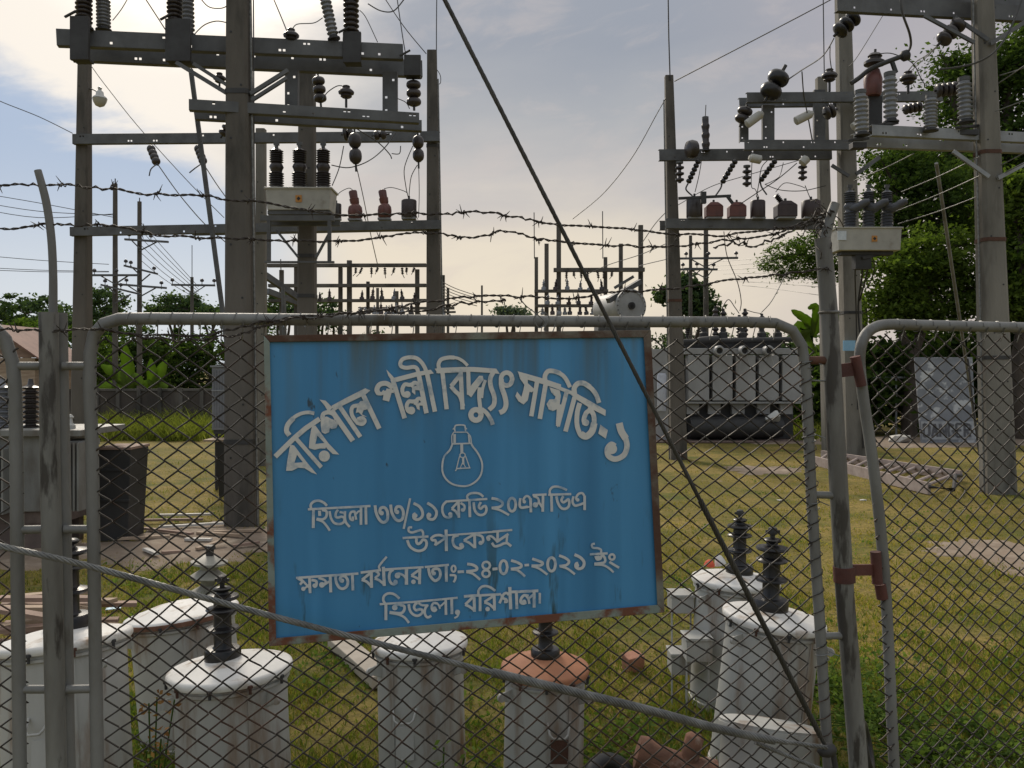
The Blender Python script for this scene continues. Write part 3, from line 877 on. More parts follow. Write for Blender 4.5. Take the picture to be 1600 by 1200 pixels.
tag(mb.build('wire_tie', cable_m), 'twisted tie wire knotted round the top rail above the sign middle', 'wire')
# ------------------------------------------------------------------ switchyard bays
def pole(label, xt, yt, wt, xb, Y, wb, m=concrete, bands=(), ch=.22, name='concrete_pole', group=None, conduit=None):
    b = P(xb,580,Y); b.z = 0; tp = P(xt,yt,Y); t = thing(name, label, 'pole', b, group)
    ra, rb = PXM(wt,Y)/2, PXM(wb,Y)/2; mb = MB(); vs = []; K_ = 10
    for i in range(K_+1):
        f = i/K_; c = b.lerp(tp,f); r = rb+(ra-rb)*f; c_ = r*(1-ch)
        for dx, dy in ((-c_,-r),(c_,-r),(r,-c_),(r,c_),(c_,r),(-c_,r),(-r,c_),(-r,-c_)): vs.append((c.x+dx, c.y+dy, c.z if i else -.05))
    fs = [(i*8+k, i*8+(k+1)%8, (i+1)*8+(k+1)%8, (i+1)*8+k) for i in range(K_) for k in range(8)]; fs.append(tuple(K_*8+k for k in range(8)))
    mb.add(vs, fs); mb.build('shaft', m, t)
    for yb in bands:
        f = (tp.z - P(0,yb,Y).z)/(tp.z-b.z); c = tp.lerp(b,f); r = ra+(rb-ra)*f+.008; mb = MB()
        q = r*(1-ch); ring = ((-q,-r),(q,-r),(r,-q),(r,q),(q,r),(-q,r),(-r,q),(-r,-q))
        mb.add([(c.x+a_, c.y+b_, c.z+z_) for z_ in (-.028,.028) for a_, b_ in ring], [(k, (k+1)%8, 8+(k+1)%8, 8+k) for k in range(8)]+[tuple(reversed(range(8))), tuple(range(8,16))]); mb.build('clamp_band', dark_steel if yb % 2 else rust, t)
    if conduit:
        mb = MB(); dx = conduit; mb.tube([Vector((tp.x+dx*(ra+.03),Y-.05,tp.z-.5)), Vector((b.x+dx*(rb+.03),Y-.05,0))], .014, 6); mb.build('earth_wire', cable_m, t)
    mb = MB()                                           # bolt holes down the face
    for i in range(9):
        f = .12+.09*i; c = b.lerp(tp,f); r = rb+(ra-rb)*f; mb.lathe([(.013,-.004),(.013,.0)], c+Vector((r*.45*(1 if i%2 else -1),-r-.001,0)), (0,1,0), 8)
    mb.build('bolt_holes', black_m, t)
    return t
def channel_mb(p0, p1, h, dep=.09, holes=8, seed=1, hr=.0145):
    rnd = random.Random(seed); p0, p1 = Vector(p0), Vector(p1); L_ = (p1-p0).length; d = (p1-p0).normalized()
    up = Vector((0,0,1)) if abs(d.z) < .9 else Vector((1,0,0)); up = (up-d*up.dot(d)).normalized(); bk = up.cross(d)
    if bk.y < 0: bk = -bk
    mb = MB(); cuts = [0.0]; hol = []
    if holes:
        cl = []
        for k in range(holes):
            s = L_*(k+.5)/holes + rnd.uniform(-.3,.3)*L_/holes; row = rnd.choice((0,1)); cl.append((s,row))
            if rnd.random() < .5: cl.append((s+hr*3.4,row))
        cl.sort(); last = 0
        for s, row in cl:
            if s-hr < last+.005 or s+hr > L_-.01: continue
            hol.append((s-hr, s+hr, row)); last = s+hr
    segs = []; x = 0
    for a, b, row in hol: segs.append((x,a,None)); segs.append((a,b,row)); x = b
    segs.append((x,L_,None))
    zs = [-h/2, -h*.25-hr, -h*.25+hr, h*.25-hr, h*.25+hr, h/2]
    def pt(s, z): return p0+d*s+up*z
    for a, b, row in segs:
        for i in range(5):
            if row == 0 and i == 1: continue
            if row == 1 and i == 3: continue
            mb.quad(pt(a,zs[i]), pt(b,zs[i]), pt(b,zs[i+1]), pt(a,zs[i+1]))
    for z in (-h/2, h/2):
        mb.quad(pt(0,z), pt(L_,z), pt(L_,z)+bk*dep, pt(0,z)+bk*dep)
    return mb
def crossarm(label, chans, m=steel_arm, braces=(), holes=8, cat='crossarm', posts=()):
    """chans: ((px,py,Y),(px,py,Y),height_px)"""
    (a0, a1, h0) = chans[0]; c = (P(*a0)+P(*a1))/2
    t = thing('crossarm', label, cat, c)
    for i, (q0, q1, hp) in enumerate(chans): channel_mb(P(*q0), P(*q1), PXM(hp,q0[2]), holes=holes, seed=int(q0[0])+i).build('channel', m, t, solid=.007)
    for (q0, q1, wp) in braces:
        mb = MB(); mb.beam(P(*q0), P(*q1), .012, PXM(wp,q0[2])); mb.beam(P(*q0)+Vector((0,.03,0)), P(*q1)+Vector((0,.03,0)), PXM(wp,q0[2]), .012, up=(0,1,0)); mb.build('brace', m, t)
    for (q0, q1, wp) in posts:
        channel_mb(P(*q0), P(*q1), PXM(wp,q0[2]), holes=3, seed=5).build('upright', m, t, solid=.007)
    return t
def ribbed(label, pb, pt, w, Y, n=8, m=grey_porc, group=None, name='post_insulator', base=True, cat='insulator', lo=.62):
    a, b = P(*pb,Y), P(*pt,Y); L_ = (b-a).length; ax = (b-a).normalized(); r = PXM(w,Y)/2; t = thing(name, label, cat, a, group)
    mb = MB(); prof = [(r*lo,.06*L_)]; z = .10*L_; st = .78*L_/n
    for i in range(n): prof += [(r*lo,z),(r*.97,z+st*.25),(r,z+st*.42),(r*.95,z+st*.52),(r*lo,z+st*.66)]; z += st
    prof += [(r*lo,.92*L_)]; mb.lathe(prof, a, ax, 18); mb.build('sheds', m, t)
    mb = MB(); mb.lathe([(r*.75,.90*L_),(r*.8,.905*L_),(r*.8,.985*L_),(r*.5,L_)], a, ax, 14); mb.build('cap', steel_arm, t)
    if base:
        mb = MB(); mb.lathe([(r*1.1,0),(r*1.1,.03*L_),(r*.8,.035*L_),(r*.75,.08*L_)], a, ax, 14); mb.build('base', dark_steel, t)
    return t
def discs(label, p0, p1, w, Y, n, m=brown_porc, group=None, name='strain_insulator', Y1=None):
    a, b = P(*p0,Y), P(*p1,Y1 or Y); L_ = (b-a).length; ax = (b-a).normalized(); r = PXM(w,Y)/2; t = thing(name, label, 'insulator', a, group); st = L_/n
    for i in range(n):
        mb = MB(); q = a+ax*st*i; mb.lathe([(r*.40,.0),(r*.62,.06*st),(r*.86,.18*st),(r*.97,.34*st),(r,.52*st),(r*.97,.68*st),(r*.84,.82*st),(r*.60,.92*st),(r*.40,1.0*st)], q, ax, 18); mb.build('disc', m, t)
    mb = MB(); mb.tube([a-ax*st*.35, a+ax*.04*st], r*.16, 6); mb.tube([b-ax*.02, b+ax*st*.5], r*.18, 6); mb.build('fitting', dark_steel, t)
    return t
def pin(label, px, py, Y, w, stem=10, m=brown_porc, group=None):
    """pin insulator: mushroom of w pixels centred on (px,py), its spindle reaching stem pixels below"""
    c = P(px,py,Y); r = PXM(w,Y)/2; t = thing('pin_insulator', label, 'insulator', c-Vector((0,0,PXM(stem,Y))), group)
    mb = MB(); mb.lathe([(r*.25,-.75*r),(r*.5,-.72*r),(r*.72,-.55*r),(r*.62,-.30*r),(r*.95,-.20*r),(r,.0),(r*.9,.15*r),(r*.62,.38*r),(r*.45,.45*r),(r*.42,.58*r),(r*.5,.68*r),(r*.4,.80*r),(0,.84*r)], c, (0,0,1), 18); mb.build('head', m, t)
    mb = MB(); mb.tube([c-Vector((0,0,PXM(stem,Y))), c-Vector((0,0,.6*r))], r*.16, 7); mb.build('spindle', dark_steel, t)
    return t
def wire(label, pts, px=1.4, group=None, m=line_m, cat='wire', name='overhead_wire', n=6):
    q = [P(*p) for p in pts]
    if len(q) > 2: q = catmull(q, n)
    else: q = sag(q[0], q[1], (q[1]-q[0]).length*.012)
    mb = MB(); mb.tube(q, [px*.5*max(p.y,.5)/F for p in q], 5); o = mb.build(name, m); return tag(o, label, cat, group)

# ---- left bay: poles
pole('thick square concrete pole rising left of the sign out of the picture', 373, -90, 31, 378, 10.0, 45, bands=(147,689), conduit=1)
pole('tapered concrete pole carrying the lamp at the left of the left bay', 133, 22, 15, 127, 15.0, 27, concrete, bands=(221,))
pole('flat topped concrete pole at the right end of the left bay', 675, 80, 14.5, 680, 15.0, 27, concrete, bands=(229,), conduit=1)
pole('concrete pole behind the left recloser box', 480, 100, 23, 480, 13.4, 29, concrete, bands=(401,463))
pole('slim pale concrete pole just right of the thick pole', 408, 202, 14, 408, 16.5, 17, concrete_pale)
mb = MB(); mb.beam(P(298,108,11.2), P(389,797,11.2)-Vector((0,0,.02)), .05, .05, up=(0,1,0)); tag(mb.build('leaning_strut', steel_arm), 'thin steel strut leaning against the thick pole', 'strut')
# arms
crossarm('double channel crossarm across the top of the thick pole', (((88,57.5,9.75),(630,80.5,10.7),25),((112,80,10.25),(660,107,11.2),27)), steel_arm,
   braces=(((275,97,9.9),(357,147,9.9),6),((302,99,9.9),(360,136,9.9),5),((391,146,9.9),(450,109,9.95),6),((393,156,9.9),(448,121,9.95),5)), holes=9, posts=(((455,108,10.6),(455,172,10.6),19),((609,112,10.9),(609,180,10.9),22)))
crossarm('middle double crossarm on the thick pole below the top one', (((295,163,9.75),(655,184,10.35),16),((305,177,10.2),(659,196,10.8),17)), steel_arm, holes=7)
crossarm('long beam joining the lamp pole and the flat topped pole at mid height', (((113,217,14.8),(687,212.5,14.8),15),), steel_arm, holes=10)
crossarm('lowest long beam of the left bay carrying the current transformers', (((109,361.5,14.8),(688,350.5,14.8),13.5),((300,361,15.2),(686,353,15.2),12)), steel_arm, holes=9)
# tall bushings above the top arm
for (pb, pt, w, Y, n, lab) in (((131,46),(131,-50),26,9.8,11,'dark ribbed bushing at the left end of the top left crossarm'),((162,48),(161,-8),22,10.0,8,'slimmer ribbed bushing second from the left on the top left crossarm'),
    ((273,52),(272,-50),24,10.0,12,'tall ribbed bushing left of the thick pole on the top crossarm'),((294,56),(292,-20),21,10.4,9,'shorter ribbed bushing close to the thick pole on the top crossarm'),
    ((549,64),(548,-60),25,10.6,12,'tall upright ribbed bushing right of the thick pole on the top crossarm'),((522,62),(505,-16),18,10.5,9,'tilted ribbed bushing right of the thick pole on the top crossarm')):
    ribbed(lab, pb, pt, w, Y, n, grey_porc if w < 24 else brown_porc)
for (x0,x1,y0,y1,Y,lab) in ((113,142,28,96,9.7,'dark steel bracket plate clamped to the left end of the top crossarm'),(261,300,32,98,9.95,'dark steel bracket plate below the tall bushing left of the thick pole'),(537,565,52,100,10.55,'dark steel bracket plate below the upright bushing right of the thick pole'),(632,658,88,120,10.7,'dark steel block at the right end of the top left crossarm')):
    a, b = P(x0,y1,Y), P(x1,y0,Y); mb = MB(); mb.box(a.x,b.x,Y-.06,Y-.012,a.z,b.z); mb.box(a.x+.01,b.x-.01,Y-.012,Y+.10,a.z,a.z+.03); mb.beam((a.x-.05,Y-.07,b.z-.02),(a.x+.08,Y-.07,b.z+.05),.03,.02); tag(mb.build('bracket_plate', dark_steel, bevel=.004), lab, 'bracket')
pin('flat pin insulator on the top left crossarm right of the thick pole', 455, 55, 10.4, 25, 8)
pin('pin insulator on the middle left crossarm seen against the sky', 541, 144, 10.5, 25, 24)
pin('pin insulator close behind the thick pole below the top crossarm', 343, 122, 10.6, 20, 20)
discs('hanging string of three dark discs at the right end of the left crossarms', (646,126), (647,166), 23, 10.8, 3)
discs('dark disc cluster hanging from the middle left crossarm at its right end', (653,212), (654,253), 18, 11.2, 2)
discs('dark tapering disc pair hanging under the long beam of the left bay', (554,208), (556,256), 20, 13, 2)
discs('three stacked dark discs beside the pole behind the recloser', (497,120), (501,160), 20, 12, 3)
discs('bent disc string hanging under the long beam left of the thick pole', (235,230), (245,255), 13, 14.5, 4, Y1=14.2)
discs('bent disc string hanging under the long beam beside the leaning strut', (309,230), (318,254), 13, 14.5, 4, Y1=14.2)
discs('dark disc pair behind the thick pole under the middle crossarm', (357,196), (347,212), 16, 10.9, 2)
discs('horizontal dark disc string on the long beam right of the pole', (536,210), (552,208), 22, 13.5, 2); discs('short dark disc string on the long beam near the flat topped pole', (584,212), (604,210), 15, 13.6, 2)
# lamp
def lamp():
    Y = 14.2; c = P(156,153,Y); t = thing('yard_lamp', 'pale yard lamp with a glass bowl on the left pole', 'lamp', c)
    s = PXM(1,Y)
    mb = MB(); mb.lathe([(2*s,17*s),(3.2*s,16*s),(2.4*s,12*s),(5.5*s,9*s),(6*s,4*s),(10*s,1*s),(11*s,-1*s)], c, (0,0,1), 16); mb.build('housing', lamp_metal, t)
    mb = MB(); mb.lathe([(11*s,-1.5*s),(9.5*s,-7*s),(6.5*s,-12*s),(0,-15*s)], c, (0,0,1), 16); mb.build('glass_bowl', lamp_glass, t)
    mb = MB(); mb.tube(catmull([P(141,139,15), P(148,141,14.5), P(156,147,Y)],4), .012, 6); mb.build('arm', dark_steel, t)
lamp()
# recloser maker
def recloser(label, x0, x1, y0, y1, Y, bx, ytop, elbow, lblx, frame):
    a, b = P(x0,y1,Y), P(x1,y0,Y); t = thing('recloser', label, 'switchgear', ((a.x+b.x)/2, Y+.2, a.z)); s = PXM(1,Y)
    mb = MB(); mb.hexa([(a.x+.02,Y,a.z),(b.x-.02,Y,a.z),(b.x-.02,Y+.42,a.z),(a.x+.02,Y+.42,a.z),(a.x,Y-.01,b.z),(b.x,Y-.01,b.z),(b.x,Y+.45,b.z),(a.x,Y+.45,b.z)]); mb.build('tank', recl_m, t, bevel=.012)
    mb = MB(); mb.box(a.x-.02,b.x+.02,Y-.03,Y+.47,b.z-.022,b.z+.004); mb.build('lid', recl_m, t, bevel=.006)
    for px in bx:
        c = P(px,y0,Y+.2); hh = PXM(y0-ytop,Y); mb = MB(); r = (10.5 if elbow else 12)*s; prof = [(r*.8,0)]
        k = 5 if elbow else 6; z = .03*hh; st = (.40 if elbow else .36)*hh/k
        for i in range(k): prof += [(r*.78,z),(r,z+st*.4),(r*.78,z+st*.8)]; z += st
        prof += [(r*.72,z),(r*.78,z+.06*hh),(r*.95,z+.13*hh),(r*.8,z+.2*hh),(r*.62,z+.24*hh)]; z2 = z+.24*hh; st = (hh-z2)*.9/k
        z = z2
        for i in range(k): prof += [(r*.66,z),(r*.92,z+st*.4),(r*.66,z+st*.8)]; z += st
        prof += [(r*.6,hh*.97),(r*.35,hh)]; mb.lathe(prof, c, (0,0,1), 18); bo = mb.build('bushing', dark_grey_porc if elbow else brown_porc, t)
        mb = MB(); mb.tube([c+Vector((0,0,hh)), c+Vector((0,0,hh*1.12))], r*.25, 8); mb.box(c.x-r*.35,c.x+r*.35,c.y-r*.2,c.y+r*.2,c.z+hh*1.08,c.z+hh*1.16); mb.build('terminal', steel_arm, bo)
        if elbow:
            mb = MB(); e0 = c+Vector((0,-.02,hh*.50)); mb.tube(catmull([e0, e0+Vector((8*s,-.06,1*s)), e0+Vector((18*s,-.12,7*s)), e0+Vector((25*s,-.15,9*s))],4), [r*.75]*5+[r*.62]*4+[r*.55,r*.5,r*.45,r*.4], 12); mb.build('side_terminal', dark_grey_porc, bo)
    mb = MB(); q = P(lblx, (y0+y1)/2, Y); mb.box(q.x-.045,q.x+.045,Y-.018,Y-.014 if False else Y-.004,q.z-.05,q.z+.05); mb.build('label_plate', orange_lbl, t)
    mb = MB(); mb.lathe([(.03,-.02),(.012,0)], P(lblx,(y0+y1)/2,Y)+Vector((0,-.001,0)), (0,1,0), 4); mb.build('label_mark', black_m, t)
    if elbow:
        mb = MB(); mb.box(a.x-.012,a.x+.14,Y-.02,Y-.012,a.z+.17,b.z-.07); mb.build('label_sheet', label_white, t)
        mb = MB(); mb.box(a.x+.1,b.x-.1,Y+.1,Y+.3,a.z-.06,a.z-.002); mb.box(a.x+.35,a.x+.62,Y+.12,Y+.3,a.z-.3,a.z-.06); mb.beam((a.x+.45,Y+.1,a.z-.12),(b.x-.25,Y+.2,a.z-.03),.05,.05); mb.build('bracket', dark_steel, t)
    if frame:
        mb = MB(); zf = P(0,340,Y).z; z2 = P(0,408,Y).z
        mb.box(a.x-.07,b.x+.05,Y-.03,Y+.03,zf-.05,zf+.03); mb.box(a.x-.07,b.x+.05,Y+.40,Y+.46,zf-.05,zf+.03); mb.box(a.x+.02,b.x-.02,Y+.02,Y+.4,a.z-.06,a.z-.004)
        for x in (a.x+.05, b.x-.02): mb.box(x-.025,x+.025,Y-.028,Y+.02,z2,zf-.051)
        mb.box(a.x-.01,b.x+.05,Y-.035,Y+.02,z2-.03,z2-.002)
        mb.beam(P(432,360,Y+.1),P(466,402,Y+.1),.05,.03); mb.beam(P(517,360,Y+.1),P(494,402,Y+.1),.05,.03); mb.build('support_frame', steel_arm, t)
recloser('beige recloser box with three dark bushings on a steel frame, left bay', 415, 517, 293, 328, 12.6, (432,468,505), 231, False, 467, True)
# equipment on the lowest beam of the left bay
def ct(label, kind, px, Y, w, ybase, ytop, m=ct_red, group=None):
    b = P(px,ybase,Y); r = PXM(w,Y)/2; hh = PXM(ybase-ytop,Y); t = thing('current_transformer', label, 'transformer', b, group)
    if kind == 'bulb':                                  # round body with a leaning ribbed neck
        mb = MB(); mb.lathe([(r*.75,0),(r*.95,.06*hh),(r*1.0,.26*hh),(r*.92,.40*hh),(r*.6,.50*hh),(r*.4,.52*hh)], b, (0,0,1), 18); mb.build('body', m, t)
        mb = MB(); ax = Vector((-.18,0,1)); c = b+Vector((0,0,.48*hh)); prof = [(r*.5,0)]; z = .03*hh
        prof += [(r*.60,.05*hh),(r*.66,.22*hh),(r*.55,.24*hh),(r*.58,.46*hh),(r*.5,.5*hh),(r*.2,.52*hh)]; mb.lathe(prof, c, ax, 14); mb.build('neck', m, t)
    elif kind == 'drum':
        mb = MB(); mb.lathe([(r*.96,0),(r,.03*hh),(r,.92*hh),(r*.9,.98*hh),(r*.25,hh)], b, (0,0,1), 20); mb.build('body', m, t)
        mb = MB(); mb.lathe([(r*.14,hh),(r*.14,1.2*hh),(r*.06,1.22*hh)], b, (0,0,1), 8); mb.build('terminal', dark_steel, t)
    else:                                               # block: shouldered epoxy casting
        mb = MB(); s = r; mb.hexa([b+Vector(v) for v in ((-s,-s*.8,0),(s,-s*.8,0),(s,s*.8,0),(-s,s*.8,0),(-s,-s*.8,hh*.72),(s,-s*.8,hh*.72),(s,s*.8,hh*.72),(-s,s*.8,hh*.72))])
        mb.hexa([b+Vector(v) for v in ((-s*.98,-s*.78,hh*.72+.001),(s*.98,-s*.78,hh*.72+.001),(s*.98,s*.78,hh*.72+.001),(-s*.98,s*.78,hh*.72+.001),(-s*.45,-s*.5,hh*.98),(s*.45,-s*.5,hh*.98),(s*.45,s*.5,hh*.98),(-s*.45,s*.5,hh*.98))]); mb.build('body', m, t, bevel=.015)
        if kind == 'horn':
            mb = MB(); ax = Vector((-.62,0,.8)).normalized(); prof = [(r*.3,0)]; z = 0
            for i in range(6): prof += [(r*.2,z),(r*.34,z+.05*hh),(r*.2,z+.10*hh)]; z += .11*hh
            mb.lathe(prof, b+Vector((-s*.3,0,hh*.85)), ax, 12); mb.build('bushing', brown_porc, t)
        mb = MB(); mb.lathe([(r*.14,hh*.97),(r*.14,1.14*hh),(r*.07,1.16*hh)], b, (0,0,1), 8); mb.build('terminal', dark_steel, t)
    mb = MB(); mb.box(b.x-r*.9,b.x+r*.9,b.y-r*.7,b.y+r*.7,b.z-.035,b.z-.001); mb.build('base_plate', steel_pale, t)
    return t
ct('round bodied brown instrument transformer nearest the left recloser', 'bulb', 555, 14.9, 23, 342, 297); ct('round bodied brown instrument transformer second from the recloser', 'bulb', 601, 14.9, 22, 341, 296, )
ct('dark drum instrument transformer near the flat topped pole', 'drum', 639, 14.9, 24, 340, 312, mat('dark_epoxy',(.05,.035,.032),(.035,.026,.025),.5)); ct('small dark drum half hidden by the left recloser box', 'drum', 526, 14.9, 15, 341, 318, brown_porc)

# ---- right bay: poles
def rod_pole():
    t = pole('concrete pole with a tall thin rod on top, right of centre', 1045, 119, 12.5, 1060, 17.6, 25, concrete, bands=(470,), conduit=-1)
    mb = MB(); mb.tube([P(1047,125,17.5), P(1045,60,17.5), P(1043,-60,17.5)], .014, 6); mb.build('lightning_rod', dark_steel, t)
rod_pole()
tp_ = pole('concrete pole standing behind the leaning post under the right recloser', 1316, -20, 19, 1334, 17.3, 31, concrete_pale, bands=(489,), conduit=1)
pole('slim concrete pole hidden behind the leaning post arm', 1283, 122, 15, 1297, 19.5, 21, concrete_pale)
pole('pale thick concrete pole at the right behind the gate', 1533, -60, 25, 1560, 12.8, 43, concrete_pale, bands=(240,376,559), conduit=-1, ch=.3)
mb = MB(); a, b = P(1317,548,17.0), P(1336,532,17.0); mb.box(a.x,b.x,16.98,17.0,a.z,b.z); tag(mb.build('number_plate', label_blue), 'small plain light blue plate on the pole beside the gate corner', 'plate')
mb = MB(); pA, pB = P(1463,255,14.5), PG(1531,708); mb.tube([pA, pA.lerp(pB,.95)], .030, 8); tag(mb.build('guy_guard', pipe_m), 'slanting grey guard pipe left of the pale thick pole', 'guy guard')
wire('dark stay rod at the foot of the slanting guard pipe', [(1512,560,16), (1530,712,16)], 3, m=dark_steel, name='stay_rod')
# arms
crossarm('dark channel crossarm along the upper right picture edge', (((1308,4,12.5),(1660,24,13.4),25),((1420,-4,12.9),(1660,10,13.6),20)), steel_arm, holes=7, braces=(((1445,24,12.6),(1523,66,12.6),5),((1492,26,12.9),(1545,62,12.6),5),((1618,24,13),(1548,68,12.6),6)))
crossarm('pale double channel crossarm on the thick right pole carrying ribbed insulators', (((1363,203,12.3),(1660,217,13.1),16),((1334,219,12.75),(1660,231,13.5),20)), steel_pale, holes=6, braces=(((1490,236,12.6),(1546,276,12.6),6),((1640,236,12.9),(1560,278,12.6),6)))
crossarm('upper right bay crossarm with black discs at mid picture height', (((1167,152,16.6),(1473,150,16.9),15),((1155,160,17.3),(1330,158,17.5),14)), steel_arm, holes=7, posts=(((1201,164,16.8),(1201,222,16.8),18),((1163,164,17.0),(1163,222,17.0),13),((1281,140,17.2),(1281,222,17.2),17)))
crossarm('middle right bay crossarm reaching left to the rod topped pole', (((1163,226,16.7),(1336,226,16.9),15),((1030,242,17.2),(1300,240,17.5),17)), steel_arm, holes=7, braces=(((1300,258,17),(1327,275,17),5),((1375,245,17),(1338,272,17),6)))
crossarm('lowest right bay beam carrying red instrument transformers', (((1041,349,17.2),(1296,350,17.4),15),((1031,352,17.9),(1290,351,18),14)), steel_arm, holes=5)
# ribbed grey insulators
for (pb, pt, w, Y, lab) in (((1347,212),(1344,140),22,12.2,'grey ribbed insulator at the left end of the pale crossarm'),((1392,192),(1390,112),22,12.6,'grey ribbed insulator second on the pale crossarm, the tallest left one'),((1454,205),(1455,148),21,12.4,'grey ribbed insulator in the middle of the pale crossarm'),((1509,192),(1506,120),23,12.8,'grey ribbed insulator beside the thick pale pole')):
    ribbed(lab, pb, pt, w, Y, 8, grey_porc, lo=.72)
for (x0,x1,yy,Y,lab) in ((1325,1358,214,12.3,'dark steel base under the leftmost grey insulator'),(1372,1404,190,12.55,'flat steel base under the tallest grey insulator'),(1492,1532,194,12.7,'flat steel base beside the thick pale pole')):
    a, b = P(x0,yy+5,Y), P(x1,yy,Y); mb = MB(); mb.beam(a+Vector((0,-.12,-.03)), b+Vector((0,.1,0)), .10, .035); mb.box(a.x+.05,b.x-.05,Y-.05,Y+.1,a.z-.12,a.z-.04); tag(mb.build('steel_bracket', dark_steel, bevel=.004), lab, 'bracket')
# switch blade with a red post on top
def redpost():
    Y = 13; c = P(1364,150,Y); t = thing('disconnect_switch', 'red brown switch post with a dark swinging arm above the pale crossarm', 'switchgear', c)
    s = PXM(1,Y); mb = MB(); mb.lathe([(11*s,0),(13*s,4*s),(14*s,26*s),(10*s,40*s),(7*s,43*s)], c, (0,0,1), 18); mb.build('post', ct_red, t)
    mb = MB(); mb.lathe([(4*s,43*s),(8*s,46*s),(16*s,49*s),(16*s,53*s),(10*s,57*s),(9*s,60*s),(11*s,62*s),(8*s,66*s),(2*s,67*s),(2*s,73*s)], c, (.05,0,1), 18); mb.build('rotor_head', brown_porc, t)
    mb = MB(); mb.tube(catmull([P(1330,130,Y-.1),P(1342,122,Y-.1),P(1360,108,Y-.15),P(1385,97,Y-.2),P(1412,87,Y-.2)],4), .035, 8); mb.lathe([(.05,-.06),(.08,-.03),(.08,.04),(.04,.07)], P(1414,87,Y-.2), (1,0,.35), 12); mb.beam(P(1394,97,Y-.2),P(1400,114,Y-.2),.05,.05); mb.build('arm', dark_steel, t)
    mb = MB(); mb.box(c.x-.06*1,c.x+.14,Y,Y+.2,P(0,205,Y).z,c.z-.002); mb.build('stand', dark_steel, t)
redpost()
pin('round dark pin insulator right of the red switch post', 1419, 122, 14, 26, 24); pin('flat pin insulator on the upper right crossarm beside the tall pole', 1296, 118, 17, 25, 25)
discs('pair of large black discs at the top of the tall right pole, slanting', (1338,24), (1308,52), 27, 13.2, 3, black_porc); discs('pair of pale brown discs beside the thick right pole top, slanting', (1502,34), (1470,66), 25, 12.8, 3)
discs('large black disc pair on the upper right crossarm left part', (1199,152), (1222,112), 34, 16.3, 2, black_porc); discs('dark discs hanging under the left end of the upper right crossarm', (1166,168), (1158,192), 24, 16.8, 2)
discs('dark disc string right of the red switch post', (1462,142), (1495,138), 22, 13.4, 4); discs('dark disc string lying behind the pale crossarm insulators', (1412,172), (1440,166), 16, 14, 4); discs('dark disc beside the tall pole below the upper right crossarm', (1288,178), (1304,172), 22, 16.6, 2)
for (p0, p1, lab) in (((1166,195),(1192,176),'pale grey fuse tube slanting left of the first upright'),((1242,190),(1270,176),'pale grey fuse tube slanting left of the second upright'),((1332,200),(1358,182),'pale grey fuse tube behind the leftmost ribbed insulator'),((1190,250),(1170,246),'pale small fuse body under the middle right crossarm'),((1252,256),(1262,246),'pale fuse body hanging by the slim pole')):
    a, b = P(*p0,16.6), P(*p1,16.6); mb = MB(); L_ = (b-a).length; mb.lathe([(.05,0),(.085,.02),(.085,L_*.85),(.06,L_*.9),(.04,L_)], a, b-a, 14); tag(mb.build('fuse_tube', recl_m), lab, 'fuse')
ribbed('small upright arrester standing on the middle right crossarm', (1103,236), (1102,182), 13, 17.2, 3, brown_porc, name='surge_arrester', lo=.8); wire('thin spike on top of the small upright arrester', [(1102,184,17.2),(1103,164,17.2)], 1.5, name='spike')
mb = MB(); mb.lathe([(.06,-.12),(.16,-.08),(.18,0),(.16,.08),(.06,.12)], P(1081,233,16.9), (1,.3,.1), 18); tag(mb.build('spool_insulator', brown_porc), 'dark oval spool on the middle right crossarm near the rod pole', 'insulator')
for (p0, p1, lab) in (((1092,250),(1075,286),'black twisted fuse link hanging first from the rod topped pole'),((1150,250),(1128,286),'black twisted fuse link hanging second from the rod topped pole'),((1212,250),(1188,283),'black twisted fuse link hanging third from the rod topped pole')):
    discs(lab, p0, p1, 9, 17, 6, black_porc, name='fuse_string'); 
for (px, y0, y1, lab) in ((1062,252,288,'small stacked insulator hanging close to the rod topped pole'),(1167,258,294,'small stacked insulator hanging between the fuse links'),(1254,252,284,'small stacked insulator hanging near the slim pole')):
    ribbed(lab, (px,y1), (px,y0), 14, 17.2, 3, brown_porc, name='hanging_insulator', base=False, lo=.35)
mb = MB(); mb.beam(P(1060,310,16.9),P(1142,306,16.9),.04,.05); mb.beam(P(1099,318,16.9),P(1099,300,16.9),.1,.1); mb.beam(P(1136,306,16.9),P(1145,318,16.9),.06,.05); tag(mb.build('operating_rod', dark_steel), 'dark operating rod above the red instrument transformers', 'rod')
ct_dark = mat('dark_red_epoxy', (.055,.035,.034),(.04,.028,.028),.5)
for (kind, px, w, yt, m, lab) in (('drum',1085,25,309,brown_porc,'dark drum nearest the rod topped pole on the right bay beam'),('block',1115,26,316,ct_red,'red instrument transformer first from the rod topped pole'),('block',1151,26,316,ct_red,'red instrument transformer second from the rod topped pole'),('drum',1184,23,313,ct_dark,'dark drum between the red and the horned transformers'),('horn',1227,31,314,ct_dark,'dark horned transformer with a tilted ribbed bushing'),('drum',1267,29,313,ct_dark,'dark drum at the right end of the right bay beam')):
    ct(lab, kind, px, 17.3, w, 340, yt, m)
recloser('pale recloser box with three grey elbow bushings at right', 1309, 1409, 355, 391, 14.6, (1328,1357,1386), 297, True, 1366, False)

